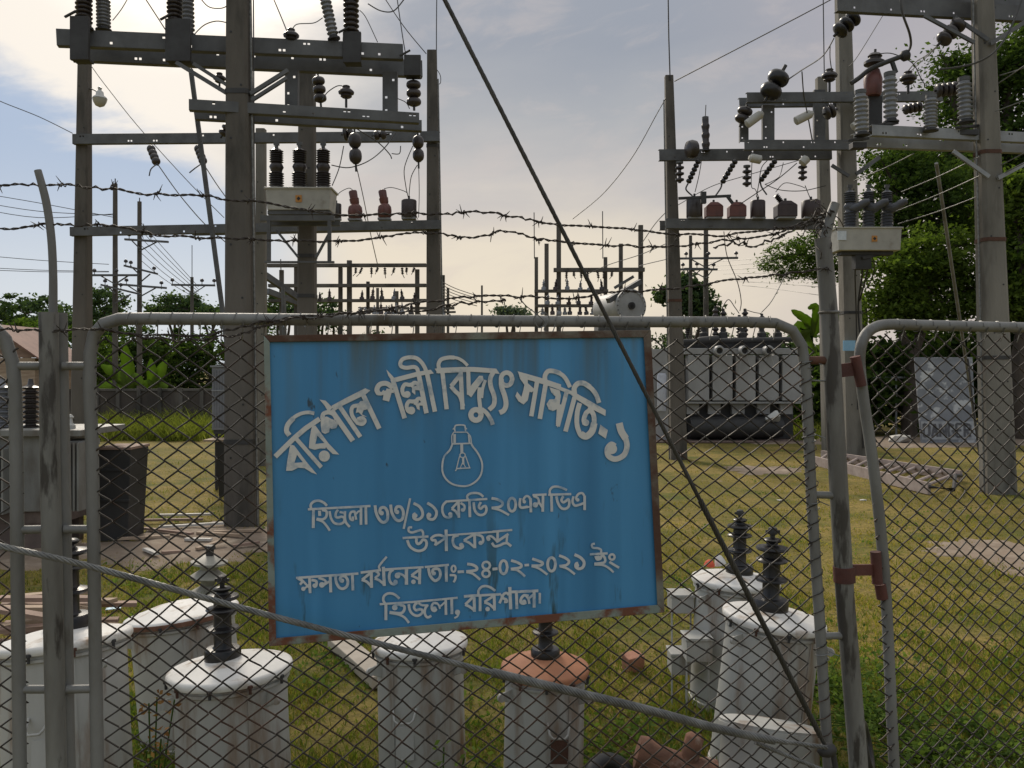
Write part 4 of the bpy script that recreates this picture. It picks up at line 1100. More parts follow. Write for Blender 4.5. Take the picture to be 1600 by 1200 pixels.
for i, (pts, lab) in enumerate((([(1345,394,14.9),(1347,430,16.6),(1341,480,17),(1346,560,17.05),(1349,700,17.1)],'black control cable running down the pole below the right recloser'),([(1352,394,14.9),(1356,415,15.6),(1350,445,16.4),(1343,470,17)],'slack black cable loop hanging under the right recloser'),([(1338,394,14.9),(1336,430,16.4),(1338,500,17),(1340,640,17.05)],'second black cable on the pole below the right recloser'),([(1360,392,14.9),(1366,420,15.6),(1354,450,16.4),(1346,440,16.8)],'tangled cable end beneath the right recloser'))): wire(lab, pts, 3.2-.5*i, m=black_m, name='control_cable', cat='cable')
# ---- wires (pixel, pixel, metres)
W = [
 ('earth wire from the rod topped pole rising to the upper right', [(1054,127,17.6),(1290,4,15),(1420,-70,14)], 1.8),
 ('curved wire from the rod topped pole down to the far switchyard', [(1043,148,17.6),(1028,175,18),(985,250,22),(940,305,28),(895,342,32)], 1.3),
 ('slack wire falling from the upper left corner to the lamp pole', [(-40,138,18),(0,158,17),(60,182,16),(113,208,15)], 1.4),
 ('thin wire slanting from the lamp pole down behind the leaning strut', [(144,105,15),(170,140,17),(225,208,22),(300,290,30),(350,340,36)], 1.2),
 ('conductor leaving the first bent disc string toward the far poles', [(246,256,14.2),(285,310,20),(322,352,28),(352,378,36)], 1.6),
 ('conductor leaving the second bent disc string toward the far poles', [(318,256,14.2),(340,290,18),(356,312,22)], 1.6),
 ('short tail wire on the first bent disc string', [(246,256,14.2),(236,264,14),(233,275,14)], 2.0),
 ('short tail wire on the second bent disc string', [(318,254,14.2),(306,262,14),(296,270,14)], 2.0),
 ('looped jumper wire at the top left of the thick pole', [(308,-10,10),(325,10,10),(345,13,10),(357,8,10)], 1.8),
 ('bowed jumper wire above the top left crossarm', [(300,58,10.2),(318,40,10.2),(338,33,10),(357,36,10)], 1.8),
 ('wire rising left from the top left crossarm', [(176,32,10.2),(190,14,10.2),(204,-10,10.2)], 1.4),
 ('wire descending to the bracket plate left of the thick pole', [(222,-10,10),(248,30,10),(262,52,10)], 1.8),
 ('wire reaching the flat pin insulator from above', [(424,-10,10.4),(440,28,10.4),(448,48,10.4)], 1.8),
 ('curved jumper from the flat pin insulator to the tilted bushing', [(456,48,10.4),(464,38,10.4),(490,36,10.4),(504,28,10.5)], 1.6),
 ('slack jumper wire from the upright bushing toward the top edge', [(575,6,10.6),(595,17,10.6),(615,17,10.7),(632,-2,10.7)], 2.0),
 ('thin wire from the upright bushing to the top left crossarm', [(562,16,10.6),(572,28,10.6),(590,66,10.6)], 1.3),
 ('wire dropping to the right end of the top left crossarm', [(618,-20,10.7),(628,50,10.7),(634,86,10.7)], 1.6),
 ('long thin wire from the top edge to the flat topped pole', [(590,-20,14),(630,40,14.5),(666,84,15)], 1.4),
 ('vertical rod wire above the flat topped pole', [(683,-40,15),(682,40,15),(682,120,15)], 1.6),
 ('curled wire hanging beside the flat topped pole', [(682,108,15),(688,118,15),(688,130,15),(682,132,15)], 1.2),
 ('curved jumper from the pin insulator on the middle left crossarm', [(541,136,10.5),(528,134,10.5),(512,144,10.6),(504,156,10.8)], 1.6),
 ('long curved jumper under the left long beam', [(518,258,13),(545,262,13),(575,252,13),(600,232,13.4),(620,205,13.6)], 1.8),
 ('wire dropping from the long beam to the left recloser', [(537,228,13),(530,262,13),(519,290,12.8)], 1.6),
 ('wire crossing under the left long beam', [(555,200,13),(590,222,13.4),(608,240,13.6),(612,248,13.6)], 1.8),
 ('looped wire below the long beam near the flat topped pole', [(612,240,13.6),(624,240,13.6),(626,228,13.6)], 1.6),
 ('long thin line from the tapering disc pair down across the left bay', [(556,256,13.4),(568,310,15),(580,370,19),(590,414,26)], 1.4),
 ('first drop wire to the dark drum near the flat topped pole', [(645,228,14.5),(632,262,14.6),(634,290,14.8),(638,309,14.9)], 1.4),
 ('second drop wire to the dark drum near the flat topped pole', [(652,258,14.5),(643,275,14.6),(640,295,14.8),(639,309,14.9)], 1.4),
 ('thin vertical wire from the dark disc cluster', [(654,256,14.5),(655,300,14.7),(654,340,14.8)], 1.2),
 ('arched wire from the small drum to the first round transformer', [(523,310,14.9),(532,300,14.9),(545,294,14.9),(551,297,14.9)], 1.2),
 ('arched wire between the second round transformer and the drum', [(600,295,14.9),(612,293,14.9),(630,298,14.9),(637,302,14.9)], 1.2),
 ('curved wire beside the three hanging discs', [(621,154,10.8),(634,160,10.8),(640,170,10.8)], 1.4),
 ('thin wire along the right side of the thick pole', [(396,-20,10.2),(397,200,10.2),(399,480,10.2)], 2.2),
 ('second thin wire along the right side of the thick pole', [(391,100,10.3),(392,300,10.3),(394,520,10.3)], 1.6),
 ('thick curved jumper dropping from the upper right crossarm to the switch arm', [(1407,-10,12.4),(1410,20,12.4),(1421,52,12.5),(1423,72,12.7),(1416,86,12.8)], 4.0),
 ('thick curved jumper sweeping across the thick right pole', [(1600,-10,12.2),(1580,42,12.2),(1555,80,12.2),(1525,98,12.3),(1490,106,12.4),(1468,108,12.5)], 3.2),
 ('conductor from the black top discs down to the large black disc pair', [(1303,60,13.4),(1285,88,14.2),(1252,110,15.4),(1226,128,16.2)], 2.0),
 ('bypass wire beside the slim pole top', [(1297,72,13.6),(1297,92,14),(1300,112,15)], 1.6),
 ('clamped drop wire below the conductor right of the black discs', [(1253,112,15.5),(1256,150,16),(1262,180,16.6),(1270,225,17)], 2.0),
 ('thin vertical rod wire above the slim pole', [(1286,-20,17),(1287,60,17),(1288,122,17)], 1.8),
 ('conductor from the pale brown discs to the pin insulator', [(1466,70,12.8),(1448,86,13.2),(1432,96,13.6),(1418,112,14)], 1.8),
 ('parallel conductor from the pale brown discs down left', [(1470,68,12.9),(1440,96,13.6),(1415,118,14.4),(1380,148,16)], 1.4),
 ('jumper arch right of the pin insulator', [(1374,84,12.9),(1395,84,12.9),(1425,98,13),(1438,120,13.2),(1446,134,13.2)], 1.6),
 ('long thin wire from the top edge behind the tall pole', [(1382,20,14),(1340,88,16),(1326,104,17)], 1.2),
 ('slack wire between the fuse links and the slim pole', [(1195,288,17),(1220,297,17),(1255,298,17.2),(1290,290,17.4)], 1.4),
 ('curved wire above the dark drum between the red transformers', [(1182,308,17.2),(1186,285,17),(1190,262,17),(1200,250,17)], 1.4),
 ('second curved wire above the dark drum', [(1186,310,17.2),(1180,296,17.1),(1174,290,17),(1175,252,17)], 1.3),
 ('drop wire from the hanging insulator to the end drum', [(1258,290,17.2),(1262,300,17.3),(1266,310,17.3)], 1.3),
 ('slanting wire across the fuse links to the red transformer', [(1152,322,17.2),(1185,300,17.1),(1215,280,17),(1245,255,17)], 1.6),
 ('thin wire crossing behind the fuse links upward right', [(1060,320,18),(1110,292,19),(1160,276,20),(1250,250,22)], 1.2),
 ('tail of the first fuse link', [(1075,287,17),(1072,296,17),(1082,306,17)], 2.6), ('tail of the second fuse link', [(1128,286,17),(1126,294,17),(1118,306,16.9)], 2.6), ('tail of the third fuse link', [(1188,284,17),(1190,292,17),(1198,304,16.9)], 2.6),
 ('loop jumper beside the first fuse link', [(1096,252,17),(1092,275,17),(1086,300,17.2)], 1.3),
 ('big loop wire right of the third fuse link', [(1224,254,17),(1218,275,17),(1205,284,17),(1195,288,17)], 1.2),
 ('arched wire from the horned transformer', [(1212,300,17.2),(1226,286,17.2),(1248,290,17.2),(1258,294,17.2)], 1.2),
 ('loose drop wire curving down to the large transformer bushing', [(1131,362,21),(1136,400,22),(1152,440,22.5),(1158,470,23),(1156,486,23)], 1.4),
 ('arched lead between the large transformer bushings', [(1128,482,23),(1138,468,23),(1148,480,23),(1155,490,23)], 1.4),
 ('lead from the large transformer rising to the right', [(1190,488,23),(1206,470,23.5),(1222,440,25),(1234,412,27)], 1.4),
 ('lead curving low between two transformer bushings', [(1165,484,23),(1178,488,23),(1190,490,23)], 1.2),
 ('thin conductor from the beam toward the far portal, upper', [(1042,380,18),(1000,398,22),(950,414,27),(918,428,31)], 1.3),
 ('thin conductor from the beam toward the far portal, lower', [(1042,405,18),(1000,415,22),(1003,416,30)], 1.3),
 ('slanting conductor from the rod pole to the far portal top', [(1040,332,18),(1022,352,22),(1003,380,30)], 1.4),
]
for (lab, pts, px) in W: wire(lab, pts, px)
# bundles of similar lines: each its own object, told apart by group and side
for i, (y0, y1, yb) in enumerate(((305,333,372),(318,335,380),(328,340,0))):
    wire('sloping line wire at the left edge behind the curved arm', [(-60,y0-8,26),(60,y0+12,28),(180,338-2*i if i else 340,30)], 1.1, 'line wires at the left edge')
for i, (y0, y1) in enumerate(((400,413),(420,424),(424,425))): wire('low line wire at the left edge reaching the slim poles', [(-60,y0-4,34),(60,(y0+y1)/2,33),(170,y1,32)], 1.0, 'low line wires at the left edge')
for i, (xa,ya,xb,yb,Ya,Yb) in enumerate(((1335,282,1428,240,15.5,12.8),(1408,300,1530,245,14,12.5),(1400,330,1530,275,14.2,12.7),(1403,350,1525,308,14.4,12.8),(1555,174,1660,130,12.6,12))):
    wire('pale slanting conductor between the right recloser and the pale pole', [(xa,ya,Ya),((xa+xb)/2,(ya+yb)/2+2,(Ya+Yb)/2),(xb,yb,Yb)], 1.8, 'pale conductors at the right recloser', m=cable_m)
for i, (xa,ya,xb,yb) in enumerate(((1560,260,1660,205),(1562,274,1660,222),(1560,130,1660,60),(1562,118,1660,85))):
    wire('pale conductor leaving the thick pole at the right edge', [(xa,ya,12.7),(xb,yb,12)], 1.8, 'pale conductors at the right edge', m=cable_m)
for i in range(7): wire('thin far conductor between the right bay and the distant poles', [(1100+10*i,410+6*i,40),(1200,402+8*i,34),(1300,380+14*i,26)], .8, 'thin far conductors right of the rod pole')
for i in range(6): wire('thin far conductor slanting down behind the slim utility poles', [(218,345+12*i,32),(262,395+9*i,40),(310,448+4*i,52)], .9, 'thin far conductors at the left poles')

# ---- far switchyards and utility poles
def gantry(label, Y, posts, beams, rods=(), cl=(), m=concrete):
    t = thing('switchyard_gantry', label, 'gantry', base_at(posts[len(posts)//2][0], Y))
    for (px, py, w) in posts:
        b = base_at(px, Y); tp = P(px,py,Y); r = PXM(w,Y)/2; mb = MB(); mb.beam(b, tp, r*2, r*2, up=(0,1,0)); mb.build('post', m, t)
    for (x0,x1,y,h) in beams:
        mb = MB(); mb.beam(P(x0,y,Y-.3), P(x1,y-.5,Y-.3), .2, PXM(h,Y)); mb.build('beam', m, t)
    for (px, y0, y1) in rods:
        mb = MB(); mb.tube([P(px,y1,Y), P(px-.5,y0,Y)], .018, 5); mb.build('lightning_rod', dark_steel, t)
    rnd = random.Random(int(Y*10))
    for (x0, x1, y, n, kind) in cl:
        for k in range(n):
            px = x0+(x1-x0)*(k+.5)/n+rnd.uniform(-3,3); s = PXM(1,Y); mb = MB()
            if kind == 'h':
                a = P(px,y,Y-.4); ln = rnd.uniform(9,15); ax = Vector((rnd.uniform(-.5,.5),-.2,-1)).normalized(); prof = [(.6*s,0)]
                for q in range(4): prof += [(1.2*s,(q*.2+.06)*ln*s),(2.6*s,(q*.2+.12)*ln*s),(1.2*s,(q*.2+.2)*ln*s)]
                mb.lathe(prof, a, ax, 8); mb.tube([a+ax*ln*s*.8, a+ax*ln*s*1.25+Vector((rnd.uniform(-4,4)*s,0,0))], .6*s, 5); mb.build('hanging_insulator', brown_porc, t)
            else:
                a = P(px,y,Y-.35); ln = rnd.uniform(10,18); prof = [(3.6*s,0),(3.8*s,.3*ln*s),(2.2*s,.42*ln*s)]
                for q in range(3): prof += [(1.6*s,(.45+q*.15)*ln*s),(3.0*s,(.5+q*.15)*ln*s),(1.6*s,(.57+q*.15)*ln*s)]
                prof += [(.8*s,ln*s),(.8*s,1.15*ln*s)]; mb.lathe(prof, a, (rnd.uniform(-.12,.12),0,1), 9); mb.build('bushing', rnd.choice((brown_porc,grey_porc,ct_dark)), t)
    return t
gantry('far concrete gantry with thin rods seen just right of centre', 32, ((838,402,5.5),(854,381,6.5),(873,352,7),(946,402,5.5),(970,381,6),(1001,352,7)), ((865,1007,422,6),(835,950,455,4.5),(836,1000,478,4.5)), ((835,332,404),(942,330,404)), ((880,960,424,7,'h'),(840,950,454,6,'b'),(845,1000,476,9,'b'),(846,930,492,8,'b')))
gantry('far gantry seen between the left recloser pole and the flat topped pole', 29, ((546,407,7),(532,418,6),(575,440,5),(652,421,6.5),(440,422,6),(463,418,6)), ((418,666,415,5),(420,666,446.5,5),(420,666,470,4.5)), ((439,405,424),), ((550,655,418,9,'h'),(560,655,469,6,'b'),(430,520,470,6,'b'),(555,650,492,8,'b')))
gantry('farther low gantry fading behind the flat topped pole', 46, ((692,430,6),(700,450,4),(620,455,5),(590,450,4)), ((560,710,482,4),(690,712,488,3)), (), ((570,700,494,10,'b'),))
# tilted busbar cluttering the left yard
for (p0, p1, Y, lab) in (((414,430),(470,468),22,'slanting steel busbar behind the slim pale pole'),((418,455),(470,475),24,'lower slanting steel busbar behind the slim pale pole')):
    mb = MB(); mb.beam(P(*p0,Y), P(*p1,Y+1), .12, .16); mb.tube([P((p0[0]+p1[0])/2,(p0[1]+p1[1])/2,Y), Vector((P((p0[0]+p1[0])/2,0,Y).x, Y+.3, 0))], .05, 6); tag(mb.build('busbar', steel_arm), lab, 'busbar')
for i in range(5): wire('thin far conductor trailing right from the flat topped pole', [(690,440+5*i,40),(715,452+4.5*i,55),(745,462+4*i,80)], 1.3, 'thin far conductors right of the flat topped pole')
def upole(label, px, top, w, Y, arms=(), rod=0, m=concrete):
    b = base_at(px, Y); tp = P(px,top,Y); t = thing('utility_pole', label, 'utility pole', b); mb = MB(); r = PXM(w,Y)/2; mb.tube([b, tp], [r*1.15, r*.85], 8); mb.build('shaft', m, t)
    if rod: mb = MB(); mb.tube([tp, P(px,top-rod,Y)], .02, 5); mb.build('rod', dark_steel, t)
    for (dx0, dx1, y0, y1, pins_) in arms:
        mb = MB(); mb.beam(P(px+dx0,y0,Y-.25), P(px+dx1,y1,Y-.25), .1, PXM(3,Y)); am = mb.build('crossarm', steel_arm, t)
        mb = MB(); mb.beam(P(px+dx0*.6,y0,Y-.2), P(px,y0+14,Y-.2), .04, .04); mb.beam(P(px+dx1*.6,y1,Y-.2), P(px,y1+14,Y-.2), .04, .04); mb.build('brace', steel_arm, t)
        for f in pins_:
            q = P(px+dx0+(dx1-dx0)*f, y0+(y1-y0)*f-3, Y-.25); s = PXM(1,Y); mb = MB(); mb.lathe([(.6*s,-1.5*s),(.6*s,2*s),(3*s,3*s),(3.2*s,5*s),(1.5*s,7*s),(0,7.5*s)], q, (0,0,1), 8); mb.build('insulator', brown_porc, am)
    return t
upole('slim utility pole nearest the lamp pole, the taller of the close pair', 180, 287, 8.5, 30, ((-40,36,430,430,(.1,.55)),(-22,40,445,460,(.1,.5,.95))), 8)
upole('slim utility pole with tilted crossarms, the shorter of the close pair', 218, 315, 8, 32, ((-23,45,374,378,(.1,.6)),(-24,28,415,428,(.05,.2,.9)),(-36,42,444,450,(.2,.9))), 6)
upole('distant utility pole with a tall rod left of the thick pole', 300, 433, 6, 45, ((-32,36,445,446,(.02,.7,.98)),), 50)
upole('lone small pole on the skyline right of the flat topped pole', 753, 446, 3.5, 80)
upole('utility pole with long crossarms just right of the rod topped pole', 1103, 358, 8.5, 34, ((-42,50,404,403,(.12,.5,.97)),(-42,18,421,421,(.1,.9))))
upole('thinner utility pole between the rod topped pole and the long armed pole', 1079, 368, 6, 36, ((-10,30,420,420,(.5,)),))
# ------------------------------------------------------------------ ground
def ground_mat():
    m = bpy.data.materials.new('mown_grass'); m.use_nodes = True; nt = m.node_tree; nn = nt.nodes; L = nt.links.new
    b = nn['Principled BSDF']; b.inputs['Roughness'].default_value = .95; b.inputs['Specular IOR Level'].default_value = .1
    tc = nn.new('ShaderNodeTexCoord')
    def nz(s, d=6, off=0):
        mp = nn.new('ShaderNodeMapping'); mp.inputs['Location'].default_value = (off,off,0); L(tc.outputs['Object'], mp.inputs[0])
        n = nn.new('ShaderNodeTexNoise'); n.inputs['Scale'].default_value = s; n.inputs['Detail'].default_value = d; n.inputs['Roughness'].default_value = .65; L(mp.outputs[0], n.inputs['Vector']); return n.outputs[0]
    def mr(s, a, c):
        n = nn.new('ShaderNodeMapRange'); n.inputs[1].default_value = a; n.inputs[2].default_value = c; L(s, n.inputs[0]); return n.outputs[0]
    def mix(f, a, c):
        n = nn.new('ShaderNodeMix'); n.data_type = 'RGBA'; L(f, n.inputs[0])
        for sk, v in ((n.inputs[6], a), (n.inputs[7], c)):
            if isinstance(v, tuple): sk.default_value = (*v, 1)
            else: L(v, sk)
        return n.outputs[2]
    c = mix(mr(nz(.55), .40, .62), (.17,.145,.04), (.29,.215,.07))
    c = mix(mr(nz(.9, 6, 9), .50, .66), c, (.095,.115,.026))
    c = mix(mr(nz(14, 4, 3), .45, .75), c, (.09,.08,.03))
    c = mix(mr(nz(1.1, 8, 21), .66, .72), c, (.26,.20,.13))
    L(c, b.inputs['Base Color'])
    bn = nn.new('ShaderNodeBump'); bn.inputs['Strength'].default_value = .8; bn.inputs['Distance'].default_value = .03; L(nz(30, 5), bn.inputs['Height']); L(bn.outputs[0], b.inputs['Normal'])
    return m
mb = MB()
xs = np.concatenate([[-900,-300,-120], np.linspace(-40,40,81), [120,300,900]]); ys = np.concatenate([[-300,-60,-10], np.linspace(0,60,81), [90,160,400,1500]])
vs = []
for y in ys:
    for x in xs:
        n = mnoise.noise(Vector((x*.5, y*.5, 0)))*.022 + mnoise.noise(Vector((x*1.7, y*1.7, 3)))*.010
        vs.append((x, y, n if (-40 <= x <= 40 and 2 < y < 60) else 0))
nx = len(xs)
mb.add(vs, [(j*nx+i, j*nx+i+1, (j+1)*nx+i+1, (j+1)*nx+i) for j in range(len(ys)-1) for i in range(nx-1)], True)
tag(mb.build('ground', ground_mat(), org=(0,0,0)), 'mown yellowish green grass yard of the substation', None, None, 'structure')
def gz(x, y):
    return mnoise.noise(Vector((x*.5, y*.5, 0)))*.022 + mnoise.noise(Vector((x*1.7, y*1.7, 3)))*.010 if y > 2 else 0
PATCH = []
def patch(name, label, cxp, cyp, rxp, ryp, seed, h=.016, m=soil_m, n=72):
    rnd = random.Random(seed); c = PG(cxp, cyp); ex = (PG(cxp+rxp, cyp)-c).length; ey = abs(PG(cxp, cyp-ryp).y-PG(cxp, cyp+ryp).y)/2
    PATCH.append((c.x, c.y, ex, ey)); mb = MB(); rings = 9; vs = [(c.x, c.y, gz(c.x,c.y)+h)]
    for i in range(1, rings+1):
        for k in range(n):
            a = 2*math.pi*k/n; q = i/rings*(1+.55*mnoise.noise(Vector((math.cos(a)*1.6, math.sin(a)*1.6, seed)))+ .35*mnoise.noise(Vector((math.cos(a)*5, math.sin(a)*5, seed)))+.2*mnoise.noise(Vector((math.cos(a)*14, math.sin(a)*14, seed))))
            x, y = c.x+ex*q*math.cos(a), c.y+ey*q*math.sin(a); hh = h*(1-(i/rings)**2)+.008+.012*mnoise.noise(Vector((x*4,y*4,seed)))*(1 if i < rings else 0)
            vs.append((x, y, gz(x,y)+ (hh if i < rings else -.02)))
    fs = [(0, 1+k, 1+(k+1)%n) for k in range(n)]
    for i in range(rings-1):
        o = 1+i*n; fs += [(o+k, o+n+k, o+n+(k+1)%n, o+(k+1)%n) for k in range(n)]
    mb.add(vs, fs, True); return tag(mb.build(name, m), label, None, None, 'structure')
patch('bare_soil', 'patch of trodden bare soil beside the dark cabinet', 300, 850, 165, 34, 5)
patch('bare_soil', 'patch of sandy bare soil on the grass behind the open gate', 1570, 866, 110, 26, 6, .012)
patch('bare_soil', 'strip of bare soil along the foot of the left transformer', 40, 865, 150, 26, 8, .02)
patch('bare_soil', 'small worn patch in the lawn right of the sign', 1190, 735, 60, 7, 11, .008)
patch('bare_soil', 'strip of bare earth below the hedge and the danger board', 1420, 690, 220, 7, 15, .02)

def blades(name, label, regions, mtl, cat='grass', seed=3):
    rng = np.random.default_rng(seed); V, Fc, T = [], [], []; o = 0
    for (px0, px1, py0, py1, n, hmin, hmax, w) in regions:
        px = rng.uniform(px0, px1, n); py = rng.uniform(py0, py1, n)
        for x, y in zip(px, py):
            g = PG(x, y)
            dq = min([math.hypot((g.x-q[0])/q[2], (g.y-q[1])/q[3]) for q in PATCH])
            if dq < .55+.55*rng.random(): continue
            ck = mnoise.noise(Vector((g.x*1.6, g.y*1.6, 7)))+.6*mnoise.noise(Vector((g.x*5, g.y*5, 2)))
            if ck < -.25 and rng.random() < .6: continue
            a = rng.uniform(0, 6.283); h = rng.uniform(hmin, hmax)*(1.0+1.1*ck if ck > -.4 else .6); ww = w*rng.uniform(.7,1.3); ln = h*rng.uniform(.3,1.5)
            z0 = gz(g.x, g.y)-.004; ca, sa = math.cos(a), math.sin(a); b = rng.uniform(0, 6.283); cb, sb = math.cos(b)*ln, math.sin(b)*ln
            V += [(g.x-ca*ww, g.y-sa*ww, z0), (g.x+ca*ww, g.y+sa*ww, z0), (g.x+cb*.4+ca*ww*.7, g.y+sb*.4+sa*ww*.7, z0+h*.62), (g.x+cb*.4-ca*ww*.7, g.y+sb*.4-sa*ww*.7, z0+h*.62), (g.x+cb, g.y+sb, z0+h)]
            Fc += [(o,o+1,o+2,o+3),(o+3,o+2,o+4)]; T += [rng.random()]*5; o += 5
    me = bpy.data.meshes.new(name); me.from_pydata(V, [], Fc); me.update()
    at = me.attributes.new('leaf_tint', 'FLOAT', 'POINT'); at.data.foreach_set('value', T); me.materials.append(mtl)
    ob = bpy.data.objects.new(name, me); COL.objects.link(ob); ORG[ob.name] = Vector(); return tag(ob, label, None, None, 'stuff')
grass_dry = leafmat('dry_grass_blades', (.20,.165,.04), (.36,.30,.09), .7, .35)
grass_green = leafmat('green_grass_blades', (.085,.115,.023), (.19,.225,.045), 1.2, .35)
weed_leaf = leafmat('weed_leaves', (.065,.11,.028), (.15,.21,.055), 2, .35)
blades('grass', 'short dry mown grass over the yard', [(-60,1660,700,760,12000,.015,.035,.006),(-60,1660,760,850,20000,.015,.038,.005),(-60,1660,850,960,22000,.015,.040,.004),(-60,1660,960,1110,16000,.018,.048,.0035),(-60,1660,1110,1330,11000,.02,.055,.003)], grass_dry)
blades('grass', 'green grass growing among the dry grass', [(-60,1660,760,900,8000,.015,.04,.005),(200,420,880,1000,4500,.02,.055,.004),(-60,1660,900,1100,17000,.018,.05,.004),(400,1660,1000,1330,18000,.02,.075,.004),(200,430,1080,1330,3000,.03,.09,.004)], grass_green, seed=9)
blades('grass', 'bright tall grass along the old boundary wall', [(120,345,664,690,6500,.12,.48,.018),(345,420,668,684,800,.1,.3,.018),(1240,1300,668,692,900,.1,.35,.018)], leafmat('tall_grass', (.09,.115,.026), (.19,.205,.05), .5, .4), seed=11)

def leaf_mesh(name, centers, size, mtl, parent=None, org=None, seed=1, aspect=2.0, droop=.0, sp=.3):
    rng = np.random.default_rng(seed); n = len(centers); c = np.array(centers, float)
    d = rng.normal(size=(n,3)); d[:,2] = d[:,2]*.6 - droop; d /= np.linalg.norm(d, axis=1)[:,None]
    u = rng.normal(size=(n,3)); u -= d*(u*d).sum(1)[:,None]; u /= np.linalg.norm(u, axis=1)[:,None]
    s = size*rng.uniform(1-sp, 1+sp, n)[:,None]; w = s/aspect
    nrm = np.cross(d, u)
    v = np.empty((n,4,3)); v[:,0] = c-d*s*.5; v[:,1] = c+u*w*.5+nrm*w*.12; v[:,2] = c+d*s*.5; v[:,3] = c-u*w*.5+nrm*w*.12
    o0 = ORG.get(parent.name, Vector()) if parent is not None else Vector(org or c.mean(0))
    v -= np.array(o0)
    me = bpy.data.meshes.new(name); me.vertices.add(n*4); me.vertices.foreach_set('co', v.reshape(-1))
    me.loops.add(n*4); me.loops.foreach_set('vertex_index', np.arange(n*4, dtype=np.int32)); me.polygons.add(n)
    me.polygons.foreach_set('loop_start', np.arange(0, n*4, 4, dtype=np.int32)); me.update(calc_edges=True); me.validate()
    at = me.attributes.new('leaf_tint', 'FLOAT', 'POINT'); at.data.foreach_set('value', np.repeat(rng.random(n), 4)); me.materials.append(mtl)
    ob = bpy.data.objects.new(name, me); COL.objects.link(ob); ORG[ob.name] = o0
    if parent is not None: ob.parent = parent
    else: ob.location = o0
    return ob
def weed(px, py, Y, h, n, label, seed, size=.035, spread=.14, mtl=None):
    rnd = random.Random(seed); b = PG(px, py); b = P(px, py, Y); b.z = gz(b.x, Y)
    t = thing('weed_plant', label, 'weed', b); mb = MB(); cs = []
    for k in range(n):
        a = rnd.uniform(0,6.28); tip = b + Vector((math.cos(a)*spread*rnd.random(), math.sin(a)*spread*rnd.random(), h*rnd.uniform(.5,1)))
        mid = b.lerp(tip,.5)+Vector((0,0,h*.1)); pth = catmull([b, mid, tip], 4); mb.tube(pth, [.003]*len(pth), 4)
        for p in pth[2:]:
            for q in range(3): cs.append(p + Vector((rnd.uniform(-1,1), rnd.uniform(-1,1), rnd.uniform(-.6,.8)))*size)
    mb.build('stem', weed_leaf, t); leaf_mesh('leaves', cs, size, mtl or weed_leaf, t, seed=seed)
for (px, Y, h, n, lab, sd) in ((690,2.95,.52,12,'dark leafy weed in front of the white can below the sign',1),(885,2.9,.40,9,'low weed at the foot of the orange lidded can',2),(240,3.0,.50,9,'tall thin weed between the two left white cans',3),
    (1385,4.3,.22,30,'low leafy weed clump just right of the gate hinge post',5),(1450,4.0,.2,34,'broad weed patch low behind the gate mesh',6),(1540,4.1,.22,34,'weed patch at the lower right corner',7),(1330,4.6,.2,20,'weed patch between the leaning post and the gate upright',8),(1290,4.9,.2,18,'small weeds beside the tilted white can',9),(1420,3.4,.25,26,'weeds nearest the bottom edge behind the gate',10),(1575,3.5,.22,26,'weeds in the far bottom right corner',11),
    (1015,3.9,.16,22,'green weeds left of the tilted white can',12),(955,3.2,.16,18,'weeds beside the fallen rusty casting',13),(1120,3.05,.3,16,'weeds in front of the dented white tank',14),(1000,3.0,.28,16,'weeds growing over the left end of the rusty casting',15),(560,3.2,.25,14,'weeds below the sign left of the plain white can',16),(770,3.4,.22,16,'weeds between the plain white can and the orange lidded can',17)):
    weed(px, 0, Y, h*(.62 if n > 17 else 1), n, lab, sd, .034 if n > 15 else .032, .55 if n > 17 else .15)

weed(238, 0, 3.02, .66, 9, 'dry brown withered weed between the two left white cans', 41, .026, .10, leafmat('dry_leaves', (.14,.07,.03), (.28,.17,.08), 2, .3))
rg = np.random.default_rng(77); cc = []
for k in range(1500):
    x_, y_ = rg.uniform(-60,1660), 700+rg.power(1.4)*600; g = PG(x_, y_)
    if mnoise.noise(Vector((g.x*.8, g.y*.8, 31))) < .02 or min([math.hypot((g.x-q[0])/q[2], (g.y-q[1])/q[3]) for q in PATCH]) < .8: continue
    n_ = int(rg.integers(5,16)); sp_ = rg.uniform(.03,.10)
    for i in range(n_): cc.append((g.x+rg.normal()*sp_, g.y+rg.normal()*sp_, gz(g.x,g.y)+rg.uniform(.012,.05)))
tag(leaf_mesh('ground_weeds', cc, .034, weed_leaf, org=(0,0,0), seed=5, aspect=1.6), 'small broad leaved weeds scattered through the lawn', None, None, 'stuff')
